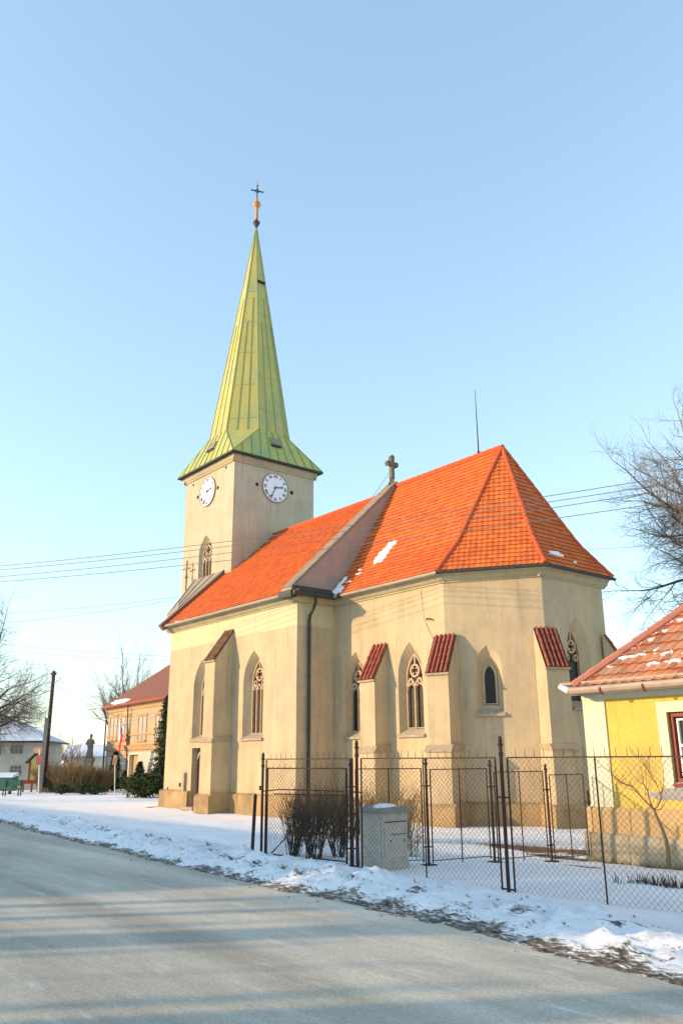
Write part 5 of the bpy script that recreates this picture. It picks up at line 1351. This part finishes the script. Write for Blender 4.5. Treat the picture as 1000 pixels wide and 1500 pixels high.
# flag hanging on the facade
fa, fz = fu(180, 1062); fa += .75; fl = thing('flag', 'white, red and blue flag hanging from the ochre building between the upper windows', 'flag', tuple(FV(fa, fz, .1)))
mb = MB(); mb.tube([FV(fa, fz-.2, .05), FV(fa+.15, fz+.55, .6)], .025, 5); obj('flag_pole', mb, M['signwhite'], fl)
tp = FV(fa+.15, fz+.5, .55)
def cloth(pts, mat, name):
    m_ = MB(); m_.prism(Frame((tp.x, tp.y), (cu.x, cu.y), (cn.x, cn.y)), pts, -.02, .02); obj(name, m_, M[mat], fl)
z_ = tp.z
cloth([(0, z_), (.22, z_-.55), (.40, z_-1.5), (.28, z_-1.9), (.02, z_-1.5)], 'flagwhite', 'white_stripe')
cloth([(.23, z_-.50), (.70, z_-.95), (.62, z_-1.20), (.41, z_-1.5)], 'flagblue', 'blue_wedge')
cloth([(.63, z_-1.20), (.98, z_-1.28), (.60, z_-2.05), (.38, z_-2.6), (.10, z_-2.2), (.29, z_-1.9), (.41, z_-1.52)], 'flagred', 'red_stripe')

# grey two-storey house on the far left
gA = px_z(57, 1157, 0); gu = Vector((-.50, -.866, 0)); gn = Vector((.866, -.50, 0)); FGy = Frame(gA, gu, gn)
gy = thing('grey_house', 'grey two storey house with snow covered roof at the far left', 'house', tuple(gA))
cn2 = gn; cu2 = gu
def fg(px, py):
    d = FW + RT*((px-500)/FPX) - UP*((py-750)/FPX); t = (Vector(gA)-CAM).dot(cn2)/d.dot(cn2); p = CAM+d*t
    return (p-Vector(gA)).dot(cu2), p.z
HG = fg(57, 1085)[1]; WG = 11.0; DG = 9
mb = MB(); mb.prism(FGy, [(0, -.1), (WG, -.1), (WG, HG), (0, HG)], -DG, 0); obj('wall', mb, M['greywall'], gy)
for px0, px1, py0, py1 in ((17, 33, 1091, 1104), (16, 31, 1122, 1136), (-12, 2, 1092, 1105)):
    b2_, z1_ = fg(px0, py0); a, z0_ = fg(px1, py1); bwindow(gy, FGy, a, b2_, z0_, z1_, 'sill', 'pane', 2)
e = .45; q0, q1, q2, q3 = FGy(-e, HG, e), FGy(WG+e, HG, e), FGy(WG+e, HG, -DG-e), FGy(-e, HG, -DG-e)
r0_, r1_ = FGy(DG/2, HG+2.4, -DG/2), FGy(WG-DG/2, HG+2.4, -DG/2)
rf = MB(); rf.add([q0, q1, q2, q3, r0_, r1_], [(0, 1, 5, 4), (1, 2, 5), (2, 3, 4, 5), (3, 0, 4), (0, 3, 2, 1)]); ro = obj('roof', rf, M['snowroof'], gy)
rf = MB()
for a_, b_ in ((q0, q1), (q0, q3)): rf.bar(a_-V(0,0,.08), b_-V(0,0,.08), .14, .14)
obj('eaves_board', rf, M['lead'], ro)

# far long building with snowy roof
lA = px_z(96, 1140, 0); lA = px_d(92, 1134, 96); lA.z = -.2
lb = thing('long_shed', 'long low building with a snow covered roof far behind the statue', 'building', tuple(lA))
FL = Frame(lA, (RT.x, RT.y), (-FW.x, -FW.y))
mb = MB(); mb.prism(FL, [(0, -.2), (7.0, -.2), (7.0, 2.6), (0, 2.6)], -5, 0); obj('wall', mb, M['greywall'], lb)
mb = MB(); mb.side(FL, [(.4, 2.55), (-2.4, 3.95), (-5.2, 2.55)], -.3, 7.3); obj('roof', mb, M['snowroof'], lb)

# wooden utility pole on a concrete stub
pb = px_z(61, 1161, 0); Dp = (pb-CAM).dot(FW); pt = px_d(79.5, 983, Dp)
pole = thing('utility_pole', 'leaning dark wooden power pole strapped to a pale concrete stub', 'utility pole', tuple(pb))
st = px_d(67, 1120, Dp-.1)
mb = MB(); mb.tube([px_d(64, 1152, Dp), pt], [.17, .12], 8); obj('shaft', mb, M['pole'], pole)
mb = MB(); mb.bar(px_d(58.5, 1164, Dp-.25), px_d(69, 1052, Dp-.15), .26, .26); obj('concrete_stub', mb, M['concrete'], pole)
mb = MB(); mb.tube([pt-V(0,0,.25)-RT*.16, pt-V(0,0,.25)+RT*.16], .03, 5)
for sg in (-1, 1): mb.lathe(tuple(pt-V(0,0,.22)+RT*.16*sg), [(.03, 0), (.05, .06), (.02, .12)], 6)
obj('insulator', mb, M['iron'], pole)

# road signs, notice board, container, bench
sb = px_z(57, 1163, 0); D1 = (sb-CAM).dot(FW)
s1 = thing('road_sign', 'white signpost with a red sign below a round orange back, in front of the pole', 'road sign', tuple(sb))
mb = MB(); mb.tube([px_d(56.5, 1166, D1), px_d(59, 1098, D1)], .055, 6); obj('post', mb, M['signwhite'], s1)
FS = Frame(px_d(57, 1110, D1), (RT.x, RT.y), (-FW.x, -FW.y)); zr = px_d(57, 1112, D1).z; zo = px_d(57, 1099, D1).z
mb = MB(); mb.prism(FS, [(.05, zr-.42), (.28, zr-.2), (.30, zr+.28), (.10, zr+.42), (-.14, zr+.2), (-.10, zr-.3)], .06, .09); obj('sign_plate', mb, M['redpaint'], s1)
mb = MB(); mb.prism(FS, [(-.05+.30*cos(2*pi*k/14), zo+.20*sin(2*pi*k/14)) for k in range(14)], .10, .13); obj('sign_plate', mb, M['orange'], s1, label='round orange plate on top')
sb = px_z(168, 1166, 0); D1 = (sb-CAM).dot(FW)
s2 = thing('road_sign', 'thin white pole with a small reddish sign before the ochre building', 'road sign', tuple(sb))
mb = MB(); mb.tube([px_d(168, 1168, D1), px_d(169, 1108, D1)], .035, 6); obj('post', mb, M['signwhite'], s2)
zr = px_d(169, 1113, D1).z; FS = Frame(px_d(169, 1113, D1), (RT.x, RT.y), (-FW.x, -FW.y)); mb = MB(); mb.prism(FS, [(-.16, zr-.30), (.12, zr-.26), (.16, zr+.26), (-.10, zr+.3)], .04, .06); obj('sign_plate', mb, M['civictrim'], s2)
nb = px_z(49, 1160, 0); Dn = (nb-CAM).dot(FW); FN = Frame(nb, (RT.x, RT.y), (-FW.x, -FW.y))
nbt = thing('notice_board', 'small roofed wooden notice board with a yellow panel', 'notice board', tuple(nb))
mb = MB(); mb.prism(FN, [(-.30, .75), (.42, .75), (.42, 2.1), (.06, 2.45), (-.30, 2.1)], -.3, .3); obj('case', mb, M['noticeyellow'], nbt)
mb = MB(); mb.bar(FN(-.62, 1.95, 0), FN(.08, 2.62, 0), .1, .8, up=tuple(FN.n)); mb.bar(FN(.06, 2.62, 0), FN(.76, 1.95, 0), .1, .8, up=tuple(FN.n)); obj('roof', mb, M['lead'], nbt)
mb = MB(); mb.prism(FN, [(-.36, .75), (-.24, .75), (-.24, 2.1), (-.36, 2.1)], .28, .34); mb.prism(FN, [(.36, .0), (.48, .0), (.48, 2.1), (.36, 2.1)], .28, .34); mb.prism(FN, [(-.75, .55), (.5, .55), (.5, .80), (-.75, .80)], -.1, .36); mb.prism(FN, [(-.70, .0), (-.60, .0), (-.6, .6), (-.7, .6)], .2, .3); mb.prism(FN, [(-.1, .0), (.0, .0), (.0, .6), (-.1, .6)], .2, .3); obj('frame', mb, M['frame'], nbt)
gb = px_z(4, 1163, 0); FGb = Frame(gb, (RT.x, RT.y), (-FW.x, -FW.y))
ct = thing('waste_container', 'green waste container at the left edge of the picture', 'container', tuple(gb))
mb = MB(); mb.side(FGb, [(.45, .2), (.55, 1.05), (-.55, 1.15), (-.5, .2)], -1.1, .75); obj('body', mb, M['green'], ct)
mb = MB(); mb.side(FGb, [(.6, 1.05), (.5, 1.2), (-.4, 1.35), (-.6, 1.15)], -1.15, .8); obj('lid', mb, M['snowroof'], ct)
mb = MB(); [mb.lathe(tuple(FGb(a, 0, .35)), [(.10, 0), (.12, .1), (.10, .2)], 8) for a in (-.9, .6)]; obj('wheel', mb, M['black'], ct)
bb = px_z(17, 1166, 0); FB = Frame(bb, (RT.x, RT.y), (-FW.x, -FW.y))
bn = thing('bench', 'dark green garden bench right of the waste container', 'bench', tuple(bb))
mb = MB()
mb.prism(FB, [(-.55, .42), (.55, .42), (.55, .47), (-.55, .47)], -.2, .22); obj('seat', mb, M['green'], bn)
mb = MB(); mb.prism(FB, [(-.55, .6), (.55, .6), (.55, .95), (-.55, .95)], -.26, -.22); obj('backrest', mb, M['green'], bn)
for a in (-.5, .45):
    mb = MB(); mb.prism(FB, [(a, 0), (a+.06, 0), (a+.06, .95), (a, .95)], -.25, -.20); mb.prism(FB, [(a, 0), (a+.06, 0), (a+.06, .43), (a, .43)], .15, .2); obj('leg', mb, M['iron'], bn)
# statue on its pedestal
sbp = px_d(128, 1150, 66); sbp.z = 0
sta = thing('statue', 'small stone saint statue on a tall pale pedestal behind the hedge', 'statue', tuple(sbp))
zt = px_d(131, 1110, 66).z
mb = MB(); mb.lathe(tuple(sbp), [(.62, 0), (.62, .3), (.45, .4), (.40, zt-.35), (.50, zt-.25), (.50, zt-.05), (.34, zt)], 4); obj('pedestal', mb, M['sill'], sta)
mb = MB(); c0 = (sbp.x, sbp.y, zt)
mb.tube([V(*c0)+V(0, 0, z)+RT*dx for z, dx in ((0, 0), (.25, 0), (.7, .03), (1.15, .0), (1.42, 0), (1.52, .0), (1.58, .02), (1.68, .03), (1.80, .03), (1.88, .03))], [.34, .28, .22, .26, .22, .09, .10, .14, .12, .03], 10)
mb.tube([V(*c0)+V(0, 0, 1.36)+RT*.2, V(*c0)+V(0, 0, 1.15)+RT*.36-FW*.1, V(*c0)+V(0, 0, 1.25)+RT*.12-FW*.26], [.09, .075, .05], 8); mb.tube([V(*c0)+V(0, 0, 1.36)-RT*.2, V(*c0)+V(0, 0, 1.05)-RT*.34, V(*c0)+V(0, 0, 1.1)-RT*.1-FW*.24], [.09, .075, .05], 8)
obj('figure', mb, M['coping'], sta, smooth=True)

# ------------------------------------------------------------ overhead wires
def cable(a, b_, sag, label, group, r=.014, n=24):
    a, b_ = Vector(a), Vector(b_); pts = []
    for i in range(n+1):
        t = i/n; p = a.lerp(b_, t); p.z -= sag*4*t*(1-t); pts.append(p)
    m_ = MB(); m_.tube(pts, r, 5); mid = tuple(a)
    solo('overhead_wire', m_, M['wirecable'], label, 'wire', mid, group)
ws = [(-40, 832.5, 1080, 682, 'topmost of the four parallel wires crossing in front of the church'), (-40, 838, 1080, 692, 'second highest of the four parallel wires crossing in front of the church'),
      (-40, 848, 1080, 701, 'third highest of the four parallel wires crossing in front of the church'), (-40, 855, 1080, 720, 'lowest of the four parallel wires crossing in front of the church')]
for (x0, y0, x1, y1, lab) in ws:
    cable(px_d(x0, y0, 37), px_d(x1, y1, 21.5), .28, lab, 'parallel wires in front of the church', .012)
cable(px_d(-40, 900, 60), px_d(262, 874, 52), .2, 'upper faint wire running to the church eaves from the left', 'faint wires left of the church', .012)
cable(px_d(-40, 916, 60), px_d(248, 880, 52), .2, 'lower faint wire running to the church eaves from the left', 'faint wires left of the church', .012)
cable(px_d(-40, 938, 80), px_d(262, 962, 70), .2, 'upper of two distant wires above the ochre building', 'distant wires above the ochre building', .014)
cable(px_d(-40, 948, 80), px_d(262, 968, 70), .2, 'lower of two distant wires above the ochre building', 'distant wires above the ochre building', .014)
cable(pt-V(0,0,.15)+RT*.14, FV(.4, HV-.4, .3), .5, 'wire from the wooden pole to the ochre building', 'wires on the wooden pole', .012)
cable(pt-V(0,0,.15)-RT*.14, px_d(-60, 1010, 70), .5, 'wire from the wooden pole to the left', 'wires on the wooden pole', .012)
cable(pt-V(0,0,.4), px_d(150, 1052, 75), .2, 'upper guy wire slanting down right from the wooden pole', 'wires on the wooden pole', .010)
cable(pt-V(0,0,.6), px_d(150, 1068, 75), .2, 'lower guy wire slanting down right from the wooden pole', 'wires on the wooden pole', .010)
cable(px_d(860, 805, 44), px_d(1080, 784, 40), .1, 'single faint wire right of the apse roof', None, .010)

# ------------------------------------------------------------ across the road, behind the camera: what throws the long shadows
far = thing('farm_house', 'long gabled house across the road, outside the picture', 'house', (3.4, -30, .36))
mb = MB(); FF = Frame((-40, -25.2), (1, 0), (0, 1)); mb.box((-40, -34.8, .3), (3.4, -25.2, 4.6)); obj('wall', mb, M['greywall'], far)
mb = MB(); mb.side(Frame((-40, -30), (1, 0), (0, 1)), [(-5.2, 4.5), (0, 7.45), (5.2, 4.5)], -.3, 43.8); obj('roof', mb, M['redroof'], far)
def lime(x, y, hb, ht, rt, rc, seed, lab):
    rnd = random.Random(seed); t = thing('clipped_lime_tree', lab, 'tree', (x, y, .36), 'clipped trees across the road')
    m_ = MB(); m_.tube([(x, y, .2), (x+rnd.uniform(-.1, .1), y, hb*.5), (x, y, hb+.5)], [rt*1.15, rt, rt*.8], 9); obj('trunk', m_, M['bark'], t)
    c = MB()
    for k in range(1500):
        a = rnd.uniform(0, 2*pi); q = sqrt(rnd.random())*rc; z = rnd.uniform(hb, ht)
        p = V(x+cos(a)*q, y+sin(a)*q, z); d = Vector((rnd.uniform(-1, 1), rnd.uniform(-1, 1), rnd.uniform(-1, 1))).normalized(); e_ = d.orthogonal()
        s_ = rnd.uniform(.10, .24); c.add([p-d*s_, p+e_*s_*.4, p+d*s_, p-e_*s_*.4], [(0, 1, 2, 3)])
    obj('crown', c, M['juniper'], t, fix=False)
for i, (off, rt) in enumerate(((20.5, .15), (21.4, .14), (22.75, .40), (25.9, .40), (27.2, .5), (18.35, .0), (17.9, .12))):
    if rt == 0: continue
    y = -27.0; x = (off-13.5)/.866
    lime(x, y, 5.0 if off > 17.5 else 6.2, 7.0 if off > 17.5 else 7.6, rt, 1.25, 200+i, 'clipped evergreen street tree across the road, '+['second from the farm house gable', 'third from the farm house gable', 'thick trunked, in the middle of the row', 'thick trunked, last but one of the row', 'thickest trunk, last of the row', '', 'tallest, nearest the farm house gable'][i])

for i, (off, rt) in enumerate(((19.75, .05), (20.95, .07), (22.1, .10), (23.35, .09), (24.3, .04), (25.15, .12))):  # unseen saplings added so their thin shadows blend into softer road bands
    y = -31.0; x = (off-15.5)/.866
    t = thing('shadow_sapling', ['first', 'second', 'third', 'fourth', 'fifth', 'sixth'][i]+' added shadow sapling from the farm house gable in the row behind the clipped trees', 'tree', (x, y, .36), 'saplings added for softer road shadows')
    m_ = MB(); m_.tube([(x, y, .2), (x+.05, y, 3.0), (x, y, 5.6)], [rt, rt*.9, rt*.6], 7); obj('trunk', m_, M['bark'], t)
    c = MB(); rnd = random.Random(300+i)
    for k in range(14): limb(c, V(x, y, rnd.uniform(2.5, 5.6)), (rnd.uniform(-1, 1), rnd.uniform(-1, 1), .9), rnd.uniform(.5, 1.1), .02, .006, 4, .3, .1, 3, rnd)
    obj('crown', c, M['twig'], t, fix=False)
